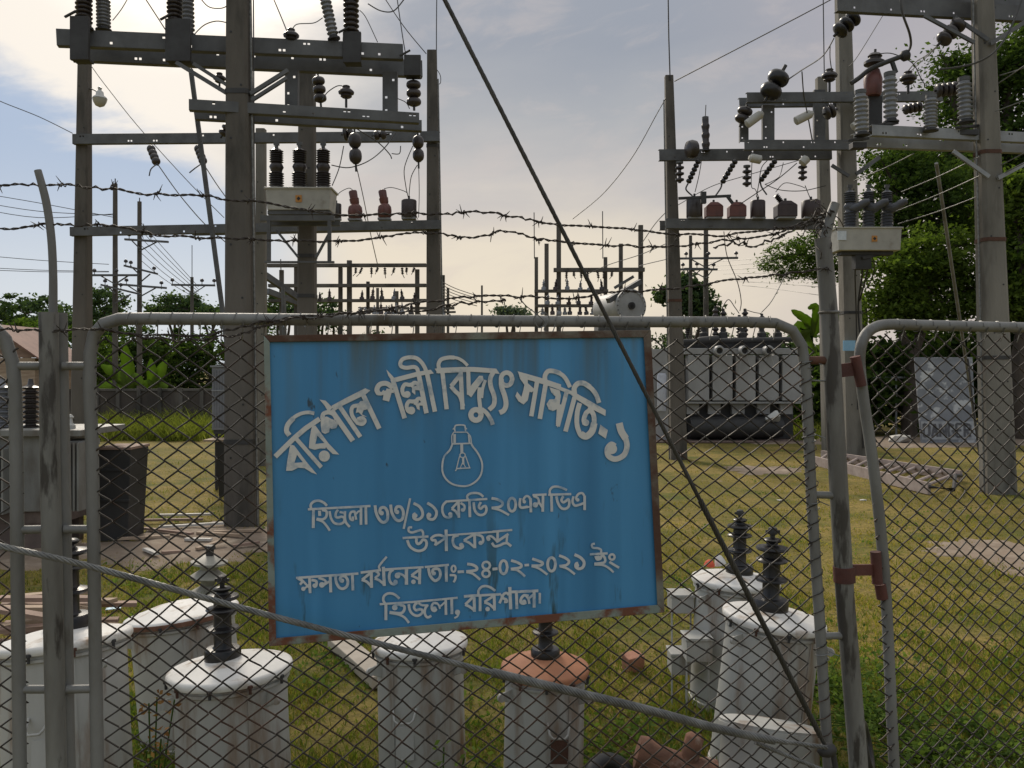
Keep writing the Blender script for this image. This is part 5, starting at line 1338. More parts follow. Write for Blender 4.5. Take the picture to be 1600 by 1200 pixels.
# ------------------------------------------------------------------ scrapped pole transformers (white cans)
def can(label, cx, ytop, Y, rpx, lid_m=white_lid, bush=0, tilt=(0,0), bx=0.0, extras=(), zfoot=0.0, dome=.035, hole=False, plate=None, rim=False, group='old white pole transformers stored behind the fence'):
    r = PXM(rpx, Y); top = P(cx, ytop, Y); b = Vector((top.x, top.y, zfoot)); hh = top.z-zfoot
    t = thing('pole_transformer', label, 'transformer', b, group); rx = Matrix.Rotation(tilt[0],3,'X') @ Matrix.Rotation(tilt[1],3,'Y')
    ax = rx @ Vector((0,0,1)); foot = b
    def W(x, y, z): return b + rx @ Vector((x,y,z))
    mb = MB(); rt = r*.915
    mb.lathe([(rt*.98,0),(rt*1.02,.0),(rt*1.02,.025),(rt*.985,.03),(rt*.985,hh*.3),(rt*.978,hh*.6),(rt*.985,hh-.03)], b, ax, 40)
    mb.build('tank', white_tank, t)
    mb = MB(); mb.lathe([(r*.93,-.034),(r*.985,-.032),(r*1.0,-.024),(r*1.0,-.012),(r*.985,-.004),(r*.94,.0),(r*.8,.008),(r*.5,dome*.7),(r*.2,dome),(0,dome)], W(0,0,hh), ax, 48)
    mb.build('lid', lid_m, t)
    mb = MB(); mb.lathe([(rt*1.005,-.062),(rt*1.03,-.058),(rt*1.03,-.048),(rt*1.005,-.046)], W(0,0,hh), ax, 40); mb.build('clamp_band', white_tank, t)
    if bush:
        s = bush; c = W(bx, 0, hh+dome*.6); bz = (ax*.25+Vector((0,0,.75))).normalized()
        prof = [(.066,-.01),(.070,.0),(.070,.042),(.064,.050),(.040,.052),(.034,.06),(.034,.112),(.058,.118),(.064,.124),(.062,.131),(.036,.138),(.034,.145),(.034,.190),(.058,.196),(.064,.203),(.060,.209),(.034,.216),(.033,.236),(.060,.243),(.066,.250),(.062,.257),(.026,.264),(.022,.272),(.034,.278),(.036,.285),(.030,.290),(.014,.293)]
        mb = MB(); mb.lathe([(q*s, z*s) for q, z in prof], c, bz, 24); bo = mb.build('bushing', black_porc, t)
        mb = MB(); mb.lathe([(.010*s,.29*s),(.010*s,.305*s),(.019*s,.308*s),(.021*s,.32*s),(.017*s,.333*s),(.006*s,.338*s)], c, bz, 12); mb.beam(c+bz*.318*s-Vector((.028*s,0,0)), c+bz*.318*s+Vector((.028*s,0,0)), .010*s, .012*s); mb.build('terminal', dark_steel, bo)
    for k in range(5):                               # lid clamp bolts
        an = R(200+35*k); mb = MB(); q = b + rx @ Vector((math.cos(an)*r*.99, math.sin(an)*r*.99, hh-.034)); mb.lathe([(.006,-.022),(.006,.0),(.011,.0),(.011,.010),(.006,.012)], q, ax, 6); mb.build('clamp_bolt', rust if k%2 else dark_steel, t)
    mb = MB(); an = R(238 if cx % 2 else 305); mb.beam(b+rx@Vector((math.cos(an)*rt*.985,math.sin(an)*rt*.985,.03)), b+rx@Vector((math.cos(an)*rt*.985,math.sin(an)*rt*.985,hh-.06)), .010, .006, up=rx@Vector((math.cos(an),math.sin(an),0))); mb.build('weld_seam', white_tank, t)
    if rim:
        mb = MB(); mb.lathe([(r*.99,-.034),(r*1.008,-.032),(r*1.008,-.012),(r*.99,-.010)], W(0,0,hh), ax, 48); mb.build('rusty_rim', terracotta, t)
    if plate:
        mb = MB(); dx, dz, w, h_ = plate; y0 = -math.sqrt(rt*rt-dx*dx)-.012; mb.hexa([W(dx-w,y0,dz),W(dx+w,y0,dz),W(dx+w,y0+.012,dz),W(dx-w,y0+.012,dz),W(dx-w,y0,dz+h_),W(dx+w,y0,dz+h_),W(dx+w,y0+.012,dz+h_),W(dx-w,y0+.012,dz+h_)]); mb.build('rusty_plate', rust, t)
    for sx in (-1, 1):
        mb = MB(); an = R(-35) if sx > 0 else R(215); dv = Vector((math.cos(an), math.sin(an), 0))
        p0 = W(*(dv*rt), hh-.11) if False else b + rx @ (dv*rt*.97 + Vector((0,0,hh-.10)))
        mb.hexa([p0 + rx @ v for v in [Vector((-.004,0,-.03))+dv*0, Vector((.004,0,-.03)), dv*.05+Vector((.004,0,-.008)), dv*.05+Vector((-.004,0,-.008)), Vector((-.004,0,.03)), Vector((.004,0,.03)), dv*.05+Vector((.004,0,.022)), dv*.05+Vector((-.004,0,.022))]])
        mb.lathe([(.012,-.006),(.018,-.006),(.018,.006),(.012,.006)], p0 + rx @ (dv*.055+Vector((0,0,.005))), rx @ Vector((-dv.y, dv.x, 0)), 12); mb.build('lifting_lug', white_tank, t)
    for (dx, dz, w) in extras:                       # U-shaped hanger on the tank face
        mb = MB(); y0 = -math.sqrt(max(rt*rt-dx*dx, 0)); pts = [W(dx-w, y0+.004, dz+.05), W(dx-w*.8, y0-.035, dz+.012), W(dx-w*.5, y0-.04, dz), W(dx+w*.5, y0-.04, dz), W(dx+w*.8, y0-.035, dz+.012), W(dx+w, y0+.004, dz+.05)]
        mb.tube(pts, .005, 8); mb.beam(W(dx, y0+.004, dz-.03), W(dx, y0-.012, dz-.16), w*1.5, .008, up=rx @ Vector((0,-1,0))); mb.build('hanger_bracket', white_tank, t)
    if hole:
        mb = MB(); dx, dz = hole; y0 = -math.sqrt(rt*rt-dx*dx); mb.lathe([(.022,-.006),(.026,.0),(.024,.005),(.012,.004)], W(dx, y0+.002, dz), rx @ Vector((dx/rt, y0/rt, 0)), 14); mb.build('tap_hole', black_m, t)
    return t
can('large white can at far left behind the double post, lid tilted up to the right', 112, 1001, 3.3, 103, bush=1.22, tilt=(R(-7),R(-6)), bx=.02, extras=((.02,.47,.04),(.02,.23,.04)))
can('rear left white can with rust along its tilted lid and no bushing', 304, 955, 4.25, 86, tilt=(R(-3),R(-7)), dome=.045, rim=True)
can('white can with a tall black bushing at the lower left of the sign', 370, 1042, 3.4, 95.5, bush=1.0, tilt=(R(-2),R(-3)), bx=-.028, hole=(.09,.22))
can('plain white can half hidden under the lower edge of the sign', 661, 1001, 3.8, 75, tilt=(R(-2),R(-1.5)), extras=((-.05,.33,.05),))
can('small can with a rusty orange lid below the sign', 848, 1036, 3.6, 69, lid_m=orange_lid, bush=.86, tilt=(R(1),R(1)), extras=((.05,.36,.045),), dome=.04, plate=(.055,.24,.035,.10))
can('farther white can with an orange stain on its lid, behind the tilted one', 1140, 903, 4.7, 68, bush=1.05, tilt=(R(-1),R(3)), bx=.02, extras=((-.0,.45,.035),), dome=.03)
can('tilted white can with a tall black bushing near the leaning post', 1180, 959, 3.9, 79, bush=1.12, tilt=(R(0),R(7)), bx=-.02, dome=.03)
# orange cloth on the farther can's lid
q = P(1108, 884, 4.62); mb = MB(); mb.lathe([(.0,.034),(.014,.03),(.026,.016),(.03,.0),(.018,-.006)], q, (.2,0,1), 9); tag(mb.build('cloth_scrap', mat('orange_cloth', (.75,.13,.06), (.6,.09,.04), .8)), 'scrap of bright orange cloth on the farther can lid', 'cloth')
q = P(1126, 882, 4.66); mb = MB(); mb.lathe([(.0,.055),(.018,.045),(.028,.02),(.032,.0)], q, (-.3,0,1), 10); tag(mb.build('plastic_cup', white_lid), 'crumpled white cup lying on the farther can lid', 'cup')
# grey brackets left of the farther can
for (x0,x1,y0,y1,Y,lab) in ((1047,1082,927,955,4.75,'grey steel box fitting beside the farther white can'),(1070,1110,994,1030,4.5,'square grey steel housing standing low beside the tilted can'),(1047,1075,1018,1050,4.6,'flat grey steel plate lying behind the square housing')):
    a, b = P(x0,y1,Y), P(x1,y0,Y); mb = MB(); mb.box(a.x,b.x,Y-.05,Y+.09,a.z,b.z); mb.box(a.x-.006,b.x+.006,Y-.056,Y+.096,b.z-.012,b.z+.004)
    zt = a.z
    for xx in (a.x+.01, b.x-.01): mb.tube([(xx,Y,zt+.002),(xx,Y,0)], .006, 6)
    tag(mb.build('steel_housing', white_tank, bevel=.003), lab, 'steel box')
# junk along the fence foot
def fallen():
    a = P(1205, 1105, 3.35); t = thing('toppled_tank', 'dented white tank lying in front of the tilted can', 'tank', (a.x, 3.45, 0))
    mb = MB(); c = Vector((a.x-.01, 3.36, .205)); mb.lathe([(.17,-.21),(.195,-.205),(.20,-.18),(.19,-.17),(.187,.14),(.2,.16),(.2,.20)], c, (.12,.25,.95), 30); mb.build('shell', white_tank, t)
    mb = MB(); mb.lathe([(.194,.198),(.197,.21),(.18,.218),(.1,.222),(0,.224)], c, (.12,.25,.95), 30); mb.build('cover', white_tank, t)
fallen()
def casting():
    a = P(1060, 1165, 3.15); t = thing('rusty_casting', 'orange rusty cast bracket lying in weeds below the cable', 'scrap metal', (a.x, 3.15, 0))
    c = Vector((a.x, 3.15, .36)); ax = Vector((1,-.15,-.28)).normalized()
    mb = MB(); mb.lathe([(.035,-.16),(.06,-.155),(.066,-.12),(.052,-.09),(.048,.06),(.062,.09),(.064,.13),(.04,.14)], c, ax, 16); mb.beam(c-ax*.12-Vector((0,0,.02)), c+ax*.14-Vector((0,0,.06)), .12, .05); mb.build('body', terracotta, t)
    mb = MB(); mb.lathe([(.028,0),(.034,.01),(.034,.12),(.024,.13)], c+ax*.03, (.25,0,.95), 14); mb.build('neck', terracotta, t)
    mb = MB(); mb.beam(c+ax*.05-Vector((0,.02,.05)), Vector((c.x+.02,3.18,0.0)), .16, .14); mb.build('support_block', brick_m, t)
casting()
def tyre(px, py, Y, rr, ax, lab):
    c = P(px, py, Y); mb = MB(); ax = Vector(ax).normalized(); n = 26; vs = []; m = 10
    a = ax.cross(Vector((0,1,0))).normalized() if abs(ax.y) < .9 else Vector((1,0,0)); b = ax.cross(a)
    c.z = max(c.z, rr+.02) if abs(ax.z) < .6 else c.z
    for i in range(n):
        t_ = 2*math.pi*i/n; d = a*math.cos(t_)+b*math.sin(t_)
        for k in range(m):
            u = 2*math.pi*k/m; vs.append(c + d*(rr*.72+rr*.28*math.cos(u)) + ax*(rr*.32*math.sin(u)))
    mb.add(vs, [(i*m+k, ((i+1)%n)*m+k, ((i+1)%n)*m+(k+1)%m, i*m+(k+1)%m) for i in range(n) for k in range(m)], True)
    o = mb.build('black_coil', black_m); return tag(o, lab, 'coil')
tyre(955, 1225, 3.1, .11, (.3,-.6,.6), 'coil of black hose lying left of the rusty casting')
tyre(1345, 1168, 3.2, .11, (.9,-.4,.2), 'coil of black hose behind the leaning post foot')
def plain_box(name, lab, cat, px0, px1, py0, py1, Y, dep, m, bevel=.004, group=None):
    a, b = P(px0,py1,Y), P(px1,py0,Y); mb = MB(); mb.box(a.x,b.x,Y,Y+dep,a.z,b.z); return tag(mb.build(name, m, bevel=bevel), lab, cat, group)
# loose brick and litter
def lump(name, lab, cat, px, py, s, m, seed, flat=.5):
    g = PG(px, py); rnd = random.Random(seed); mb = MB(); bm = bmesh.new(); bmesh.ops.create_icosphere(bm, subdivisions=1, radius=1)
    vs = [(g.x+v.co.x*s*rnd.uniform(.6,1.2), g.y+v.co.y*s*rnd.uniform(.6,1.2), max(0,g.z+.3*s+v.co.z*s*flat*rnd.uniform(.6,1.1))) for v in bm.verts]
    mb.add(vs, [tuple(v.index for v in f.verts) for f in bm.faces]); bm.free(); return tag(mb.build(name, m), lab, cat)
g = PG(990, 1052); mb = MB(); mb.beam((g.x-.05,g.y,.055),(g.x+.05,g.y+.04,.065),.09,.10,up=(.2,-.1,1)); tag(mb.build('loose_brick', brick_m, bevel=.006), 'loose orange brick on the grass right of the orange lidded can', 'brick')
lump('litter_scrap','white plastic scrap on the lawn behind the gate','litter',1572,1029,.022,pale_scrap,3)
lump('litter_scrap','pale paper scrap on the lawn above the tilted can','litter',1218,783,.05,pale_scrap,4,.2)
lump('litter_scrap','light stone on the lawn behind the gate upright','litter',1348,783,.05,pale_scrap,5,.3)
mb = MB(); g = PG(176,958); mb.beam((g.x-.05,g.y,.03),(g.x+.05,g.y+.03,.035),.06,.004); tag(mb.build('litter_scrap', label_blue), 'bluish plastic scrap on the grass right of the plank pile', 'litter')
mb = MB(); a, b = PG(528,1012), PG(600,1078); mb.beam(a+Vector((0,0,.04)), b+Vector((0,0,.05)), .14, .07); tag(mb.build('concrete_slab', mat('slab', (.50,.44,.36),(.38,.33,.27),.9,5), bevel=.006), 'narrow pale slab lying on the grass below the sign', 'slab')
# stack of insulator discs on the grass
def discstack():
    g = PG(324, 930); t = thing('insulator_stack', 'pale porcelain insulator standing in the grass beyond the cans', 'insulator', g)
    mb = MB(); s = 1.6; mb.lathe([(q*s,z*s) for q,z in [(.035,0),(.075,.01),(.08,.02),(.03,.05),(.04,.075),(.085,.085),(.09,.095),(.04,.13),(.05,.15),(.09,.16),(.09,.17),(.03,.20)]], g, (.06,0,1), 20); mb.build('sheds', mat('dirty_porcelain', (.36,.345,.30), (.22,.21,.17), .6, 6), t)
    mb = MB(); mb.lathe([(.02*s,.2*s),(.02*s,.23*s),(.028*s,.235*s),(.024*s,.25*s)], g, (.06,0,1), 10); mb.build('cap', dark_steel, t)
discstack()
# debris on the bare soil
rnd = random.Random(21); spots = ['beside the dark cabinet','at the front edge of the bare soil','in the middle of the bare soil','near the thick pole foot','left of the porcelain insulator','behind the porcelain insulator']
for k, (px, py, L_, an) in enumerate(((225,846,.5,.3),(262,838,.8,-.5),(300,828,.7,.15),(345,842,.6,-.3),(255,818,.9,.1),(290,812,.7,-.15),(330,860,.3,.9),(385,858,.25,.4),(236,870,.35,-.8),(372,836,.5,.2),(275,868,.25,.5),(310,850,.3,-.2))):
    g = PG(px, py); mb = MB(); d = Vector((math.cos(an), math.sin(an)*1.2, 0))*L_/2
    mb.beam(g-d+Vector((0,0,.045)), g+d+Vector((0,0,.03+.06*rnd.random())), .05, .025); m = (wood, wood_pink, pale_scrap)[k%3]
    tag(mb.build('scrap_plank' if k%3 < 2 else 'broken_strip', m), ('weathered plank piece lying on the bare soil by the dark cabinet','reddish plank piece lying on the bare soil by the dark cabinet','pale broken strip lying on the bare soil by the dark cabinet')[k%3], 'scrap', ('weathered scrap planks on the soil','reddish scrap planks on the soil','pale broken strips on the soil')[k%3])
# plank pile at far left
rnd = random.Random(5); a0 = P(60, 960, 5.3)
for k in range(22):
    lay = k//6; z = .06 + .10*lay + .03*rnd.random(); yy = 5.1 + (k%6)*.13; cx = a0.x + rnd.uniform(-.05,.05); an = rnd.uniform(-.45,.45)*(1 if lay%2 else -1); L_ = rnd.uniform(.55,.8)/2
    mb = MB(); d = Vector((math.cos(an), math.sin(an), rnd.uniform(-.12,.12)))*L_; c = Vector((cx, yy, z))
    mb.beam(c-d, c+d, .07, .026); tag(mb.build('plank', wood if k%2 else wood_pink), 'brown weathered plank in the crisscross pile at the far left' if k%2 else 'reddish weathered plank in the crisscross pile at the far left', 'plank', 'brown planks in the pile' if k%2 else 'reddish planks in the pile')

# ------------------------------------------------------------------ left transformer, dark cabinet, cubicle
def left_transformer():
    Y = 8.6; a = P(40, 860, Y); t = thing('power_transformer', 'grey finned transformer behind the double post at the far left', 'transformer', (a.x, Y+.3, 0))
    x0, x1 = P(-150,0,Y).x, P(92,0,Y).x; zt = P(0,678,Y).z; zb = P(0,800,Y).z
    mb = MB(); mb.box(x0,x1,Y,Y+.8,zb,zt-.02); mb.build('tank', tank_old, t, bevel=.01)
    mb = MB(); mb.box(x0-.06,P(133,0,Y).x,Y-.10,Y+.9,zt-.02,zt+.045); mb.build('top_flange', tank_old, t, bevel=.008)
    for (xa, xb, ya, yb) in ((97,134,690,795),(-60,18,700,800)):
        mb = MB(); n = 7 if xa > 0 else 10; za, zb2 = P(0,yb,Y).z, P(0,ya,Y).z
        for i in range(n):
            x = P(xa+(xb-xa)*i/(n-1),0,Y).x; mb.box(x-.010,x+.010,Y-.16,Y-.005,za,zb2)
        mb.box(P(xa,0,Y).x,P(xb,0,Y).x,Y-.05,Y+.3,zb2-.05,zb2+.01); mb.build('radiator', tank_old, t)
    mb = MB(); mb.box(P(97,0,Y).x,P(120,0,Y).x,Y-.2,Y-.165,P(0,765,Y).z,P(0,730,Y).z); mb.build('valve_box', tank_old, t)
    mb = MB()
    for z0, z1, xa, xb in ((.0,.30,x0+.1,x1-.1),): mb.box(xa,xb,Y+.05,Y+.16,z0,z1); mb.box(xa,xb,Y+.6,Y+.7,z0,z1)
    mb.box(x0,x1,Y+.04,Y+.75,zb-.12,zb-.005); mb.build('skid', mat('skid_paint', (.16,.12,.10),(.1,.075,.065),.8), t)
    for px in (4, 48, -45):
        c = P(px, 672, Y+.3); mb = MB(); prof = [(.05,0)]; z = .02
        for i in range(9): prof += [(.05,z),(.095,z+.012),(.10,z+.02),(.05,z+.035)]; z += .05
        prof += [(.03,z),(.02,z+.06)]; mb.lathe(prof, c, (0,0,1), 16); mb.build('bushing', grey_porc if px != 48 else brown_porc, t)
    c = P(108, 672, Y+.1); mb = MB(); mb.lathe([(.06,0),(.06,.05),(.035,.07),(.03,.12),(.045,.13),(.02,.16)], c, (0,0,1), 12); mb.build('relief_valve', lamp_metal, t)
left_transformer()
def cabinet():
    Y = 9.1; a, b = P(155,0,Y), P(204,0,Y); zt = P(0,703,Y).z
    t = thing('steel_drum_box', 'black open topped steel box standing on bare soil left of the thick pole', 'cabinet', ((a.x+b.x)/2, Y+.2, 0))
    mb = MB(); w = .02; mb.hexa([(a.x,Y+.02,0),(b.x-.04,Y+.02,0),(b.x-.04,Y+.42,0),(a.x,Y+.42,0),(a.x-.02,Y,zt),(b.x,Y,zt),(b.x,Y+.45,zt),(a.x-.02,Y+.45,zt)])
    for z in (zt*.45, zt*.78): mb.box(a.x-.012,b.x-.012,Y-.008,Y+.02,z-.015,z+.015)
    mb.build('body', tank_dark, t, bevel=.006)
    mb = MB(); mb.box(a.x-.03,b.x+.012,Y-.02,Y+.46,zt+.002,zt+.03); mb.build('lid', wood_pink, t, bevel=.004)
cabinet()
def cubicle():
    Y = 13; a, b = P(331,0,Y), P(364,0,Y)
    t = thing('switch_cubicle', 'grey ribbed steel cubicle on a stand left of the thick pole', 'cabinet', ((a.x+b.x)/2, Y+.3, 0))
    z0, z1 = P(0,672,Y).z, P(0,574,Y).z; mb = MB(); mb.box(a.x,b.x+.1,Y,Y+.6,z0,z1)
    for i in range(8):
        x = a.x+.02+i*(b.x-a.x)/8; mb.box(x,x+.014,Y-.014,Y+.004,z0+.04,z1-.04)
    mb.build('housing', mat('cubicle_paint', (.22,.225,.24),(.16,.165,.18),.55,4), t, bevel=.008)
    mb = MB(); mb.box(a.x-.015,b.x+.11,Y-.03,Y+.63,z1+.002,z1+.03); mb.box(a.x,b.x,Y-.02,Y+.002,z0+.62*(z1-z0),z0+.64*(z1-z0)); mb.build('roof', steel_pale, t)
    mb = MB(); mb.box(a.x+.02,b.x+.08,Y+.02,Y+.5,z0-.06,z0-.002)
    for x in (a.x+.05, b.x+.05):
        for y in (Y+.06, Y+.5): mb.tube([(x,y,0),(x,y,z0-.05)], .025, 6)
    mb.build('stand', dark_steel, t)
    mb = MB(); q0, q1 = P(340,748,Y-.6), P(362,690,Y-.6); mb.hexa([(q0.x+.02,Y-.6,0),(q1.x,Y-.6,0),(q1.x,Y-.3,0),(q0.x+.02,Y-.3,0),(q0.x-.03,Y-.62,q1.z),(q1.x,Y-.62,q1.z),(q1.x,Y-.28,q1.z),(q0.x-.03,Y-.28,q1.z)])
    o = tag(mb.build('plastic_bin', black_m), 'black bin standing in front of the ribbed cubicle', 'bin')
    mb = MB(); q = P(338,690,Y-.55); mb.box(q.x-.15,q1.x+.05,Y-.66,Y-.24,q1.z+.004,q1.z+.03); tag(mb.build('board', wood), 'flat board laid on top of the black bin', 'board')
cubicle()
# ------------------------------------------------------------------ far setting: wall, hut, power transformer, danger board, ladder
Yw = 28.5
a, b = P(-60,0,Yw), P(430,0,Yw); t = thing('boundary_wall', 'low dark weathered boundary wall behind the bright grass on the left', 'wall', ((a.x+b.x)/2, Yw, 0))
mb = MB(); mb.box(a.x,b.x,Yw,Yw+.12,0,P(0,611,Yw).z); mb.build('panels', wall_m, t)
for i in range(15):
    x = a.x + (b.x-a.x)*(i+.5)/15; mb = MB(); mb.box(x-.06,x+.06,Yw-.06,Yw-.003,0,P(0,606,Yw).z); mb.build('post', concrete, t)
mb = MB(); mb.box(a.x,b.x,Yw-.03,Yw+.15,P(0,611,Yw).z+.003,P(0,608,Yw).z+.01); mb.build('coping', concrete, t)
def hut():
    Y = 27; c = P(5,0,Y); e = P(64,0,Y); z0, z1 = P(0,560,Y).z, P(0,508,Y).z
    t = thing('hut', 'small hut with a rusty tin gable roof at the far left edge', 'hut', (c.x-1.0, Y+1.5, 0))
    mb = MB(); mb.box(c.x-2.0,e.x-.35,Y+.3,Y+2.6,0,z0+.02); mb.build('wall', wood, t)
    for sgn in (1,-1):
        mb = MB(); x0 = c.x-.45; xe = e.x+.1 if sgn > 0 else 2*x0-e.x-.1
        mb.hexa([(x0,Y,z1),(xe,Y,z0-.15),(xe,Y+3,z0-.15),(x0,Y+3,z1),(x0,Y,z1+.05),(xe,Y,z0-.10),(xe,Y+3,z0-.10),(x0,Y+3,z1+.05)]); mb.build('roof', roof_m, t)
    mb = MB(); x0 = c.x-.45; mb.add([(x0,Y+.3,z1-.02),(e.x-.35,Y+.3,z0+.03),(2*x0-e.x+.35,Y+.3,z0+.03),(x0,Y+.36,z1-.02),(e.x-.35,Y+.36,z0+.03),(2*x0-e.x+.35,Y+.36,z0+.03)], [(0,2,1),(3,4,5),(0,1,4,3),(1,2,5,4),(2,0,3,5)]); mb.build('gable', wood_pink, t)
hut()
def ribbed_bushing(mb, c, h, r, n, ax=(0,0,1)):
    prof = [(r*.5,0),(r*.6,.02*h)]; z = .06*h; st = .86*h/n
    for i in range(n): prof += [(r*.55,z),(r,z+st*.35),(r*.98,z+st*.55),(r*.55,z+st*.9)]; z += st
    prof += [(r*.45,h*.94),(r*.5,h*.95),(r*.4,h)]; mb.lathe(prof, c, ax, 12)
def big_transformer():
    Y = 22; t = thing('power_transformer', 'large light grey power transformer with fan ports on a brick plinth at right', 'transformer', (P(1140,0,Y).x, Y+1.2, 0))
    z = lambda y: P(0,y,Y).z; x = lambda q: P(q,0,Y).x
    mb = MB(); mb.box(x(1010),x(1252),Y-.4,Y+3,0,z(688)); mb.build('plinth', plinth_m, t, bevel=.01)
    mb = MB(); mb.box(x(1060),x(1250),Y+.5,Y+2.4,z(690)+.02,z(560)); mb.build('tank', tank_dark, t, bevel=.03)
    xs_ = [1073,1111,1147.5,1183.5,1220,1256]
    for i in range(5):
        mb = MB(); mb.box(x(xs_[i])+.05,x(xs_[i+1])-.04,Y+.02,Y+.42,z(626),z(555)); 
        mb.build('radiator_panel', tank_grey, t, bevel=.012)
    mb = MB(); mb.box(x(1071),x(1258),Y+.06,Y+.5,z(553.5),z(544)); mb.box(x(1071),x(1258),Y+.06,Y+.5,z(631),z(627.5)); mb.build('header', tank_grey, t, bevel=.01)
    for px in (1124,1163.5,1201.5):
        mb = MB(); c = P(px,548,Y-.1); mb.lathe([(.135,.2),(.135,.02),(.12,-.05),(.085,-.06),(.075,-.02),(.07,.05)], c, (0,1,0), 20); fo = mb.build('fan_port', tank_grey, t)
        mb = MB(); mb.lathe([(.072,.03),(.02,.04),(0,.04)], c, (0,1,0), 14); mb.build('port_opening', black_m, fo)
        mb = MB()
        for s in (-1,1): mb.tube([c+Vector((s*.05,0,-.12)), c+Vector((s*.12,0,-.36))], .012, 5)
        mb.build('pipe', tank_grey, fo)
    mb = MB(); mb.lathe([(.0,-1.22),(.24,-1.2),(.27,-1.1),(.27,1.05),(.24,1.18),(.0,1.2)], P(1150,668,Y+.15), (1,.02,0), 20); mb.build('drum', tank_dark, t)
    mb = MB(); mb.lathe([(.0,-.06),(.13,-.05),(.15,0),(.05,.3),(0,.3)], P(1214,650,Y-.1), (-1,0,-.3), 4); mb.build('guard', lamp_metal, t)
    for px in (1078,1112,1150,1190,1226): mb = MB(); mb.box(x(px)-.02,x(px)+.30,Y+.30,Y+.45,z(648),z(632)); mb.build('support_bracket', tank_grey, t)
    mb = MB(); mb.box(x(1066),x(1238),Y+.9,Y+2.2,z(543),z(528)); mb.tube([P(1068,534,Y+.5),P(1245,530,Y+.5)], .07, 8); mb.lathe([(.1,0),(.12,.05),(.12,.5),(.1,.55)], P(1090,534,Y+.4), (1,0,.1), 12)
    for px in (1100,1130,1160,1190,1215): mb.lathe([(.12,0),(.12,.16),(.07,.2),(.07,.3)], P(px,530,Y+.9), (0,0,1), 10)
    mb.build('cover_piping', dark_steel, t)
    for i, (px, top) in enumerate(((1075,505),(1098,500),(1118,478),(1130,482),(1155,492),(1164,482),(1190,490))):
        mb = MB(); c = P(px,528,Y+1.1+.1*(i%2)); ribbed_bushing(mb, c, (528-top)*(Y+1.1)/F, .09, 6); mb.build('bushing', brown_porc, t)
    mb = MB(); mb.box(x(1020),x(1051),Y+.2,Y+.9,z(690)+.02,z(545)); mb.build('side_radiator', tank_grey, t, bevel=.01)
    mb = MB(); mb.lathe([(.11,0),(.12,.02),(.12,.9),(.09,.96)], P(1034,642,Y), (0,0,1), 14); mb.build('filter_cylinder', mat('pale_blue_paint',(.5,.52,.58),(.42,.44,.5),.5), t)
big_transformer()
def conservator():
    Y = 24; c = P(985,478,Y); t = thing('power_transformer', 'transformer with a round white conservator drum rising behind the sign', 'transformer', (c.x, Y+1.5, 0))
    mb = MB(); mb.box(c.x-1.2,c.x+1.2,Y+.6,Y+2.6,0,2.2); mb.build('tank', tank_grey, t, bevel=.03)
    r = PXM(25,Y); mb = MB(); mb.lathe([(r*.96,0),(r*.96,1.5),(r*.8,1.6),(0,1.65)], c, (-.38,1,0), 28); o = mb.build('conservator_drum', mat('drum_paint',(.36,.36,.35),(.28,.28,.27),.6,4), t)
    mb = MB(); mb.lathe([(r*1.06,.02),(r*1.06,-.05),(r*.9,-.06),(r*.86,-.04),(.0,-.05)], c, (-.38,1,0), 28); fl = mb.build('end_flange', mat('flange_paint',(.33,.33,.325),(.26,.26,.255),.6,4), o)
    mb = MB(); mb.lathe([(.10,-.11),(.10,-.05)], c, (-.38,1,0), 16); mb.lathe([(.06,-.125),(.02,-.125)], c, (-.38,1,0), 12); mb.build('level_gauge', dark_steel, o)
    mb = MB(); axn = Vector((-.38,1,0)).normalized(); u = Vector((1,.38,0)).normalized()
    for k in range(22):
        a = 2*math.pi*k/22; mb.lathe([(.018,-.085),(.018,-.05)], c+u*math.cos(a)*r*.97+Vector((0,0,math.sin(a)*r*.97)), axn, 6)
    mb.build('flange_bolts', steel_arm, o)
    mb = MB(); mb.beam(P(950,470,Y-.1),P(1000,440,Y+.6),.14,.14); mb.beam(P(960,450,Y),P(990,432,Y),.08,.08); mb.box(c.x-.8,c.x+.7,Y+.9,Y+2.2,2.2,c.z-r*.9); mb.build('drum_support', steel_arm, t)
conservator()
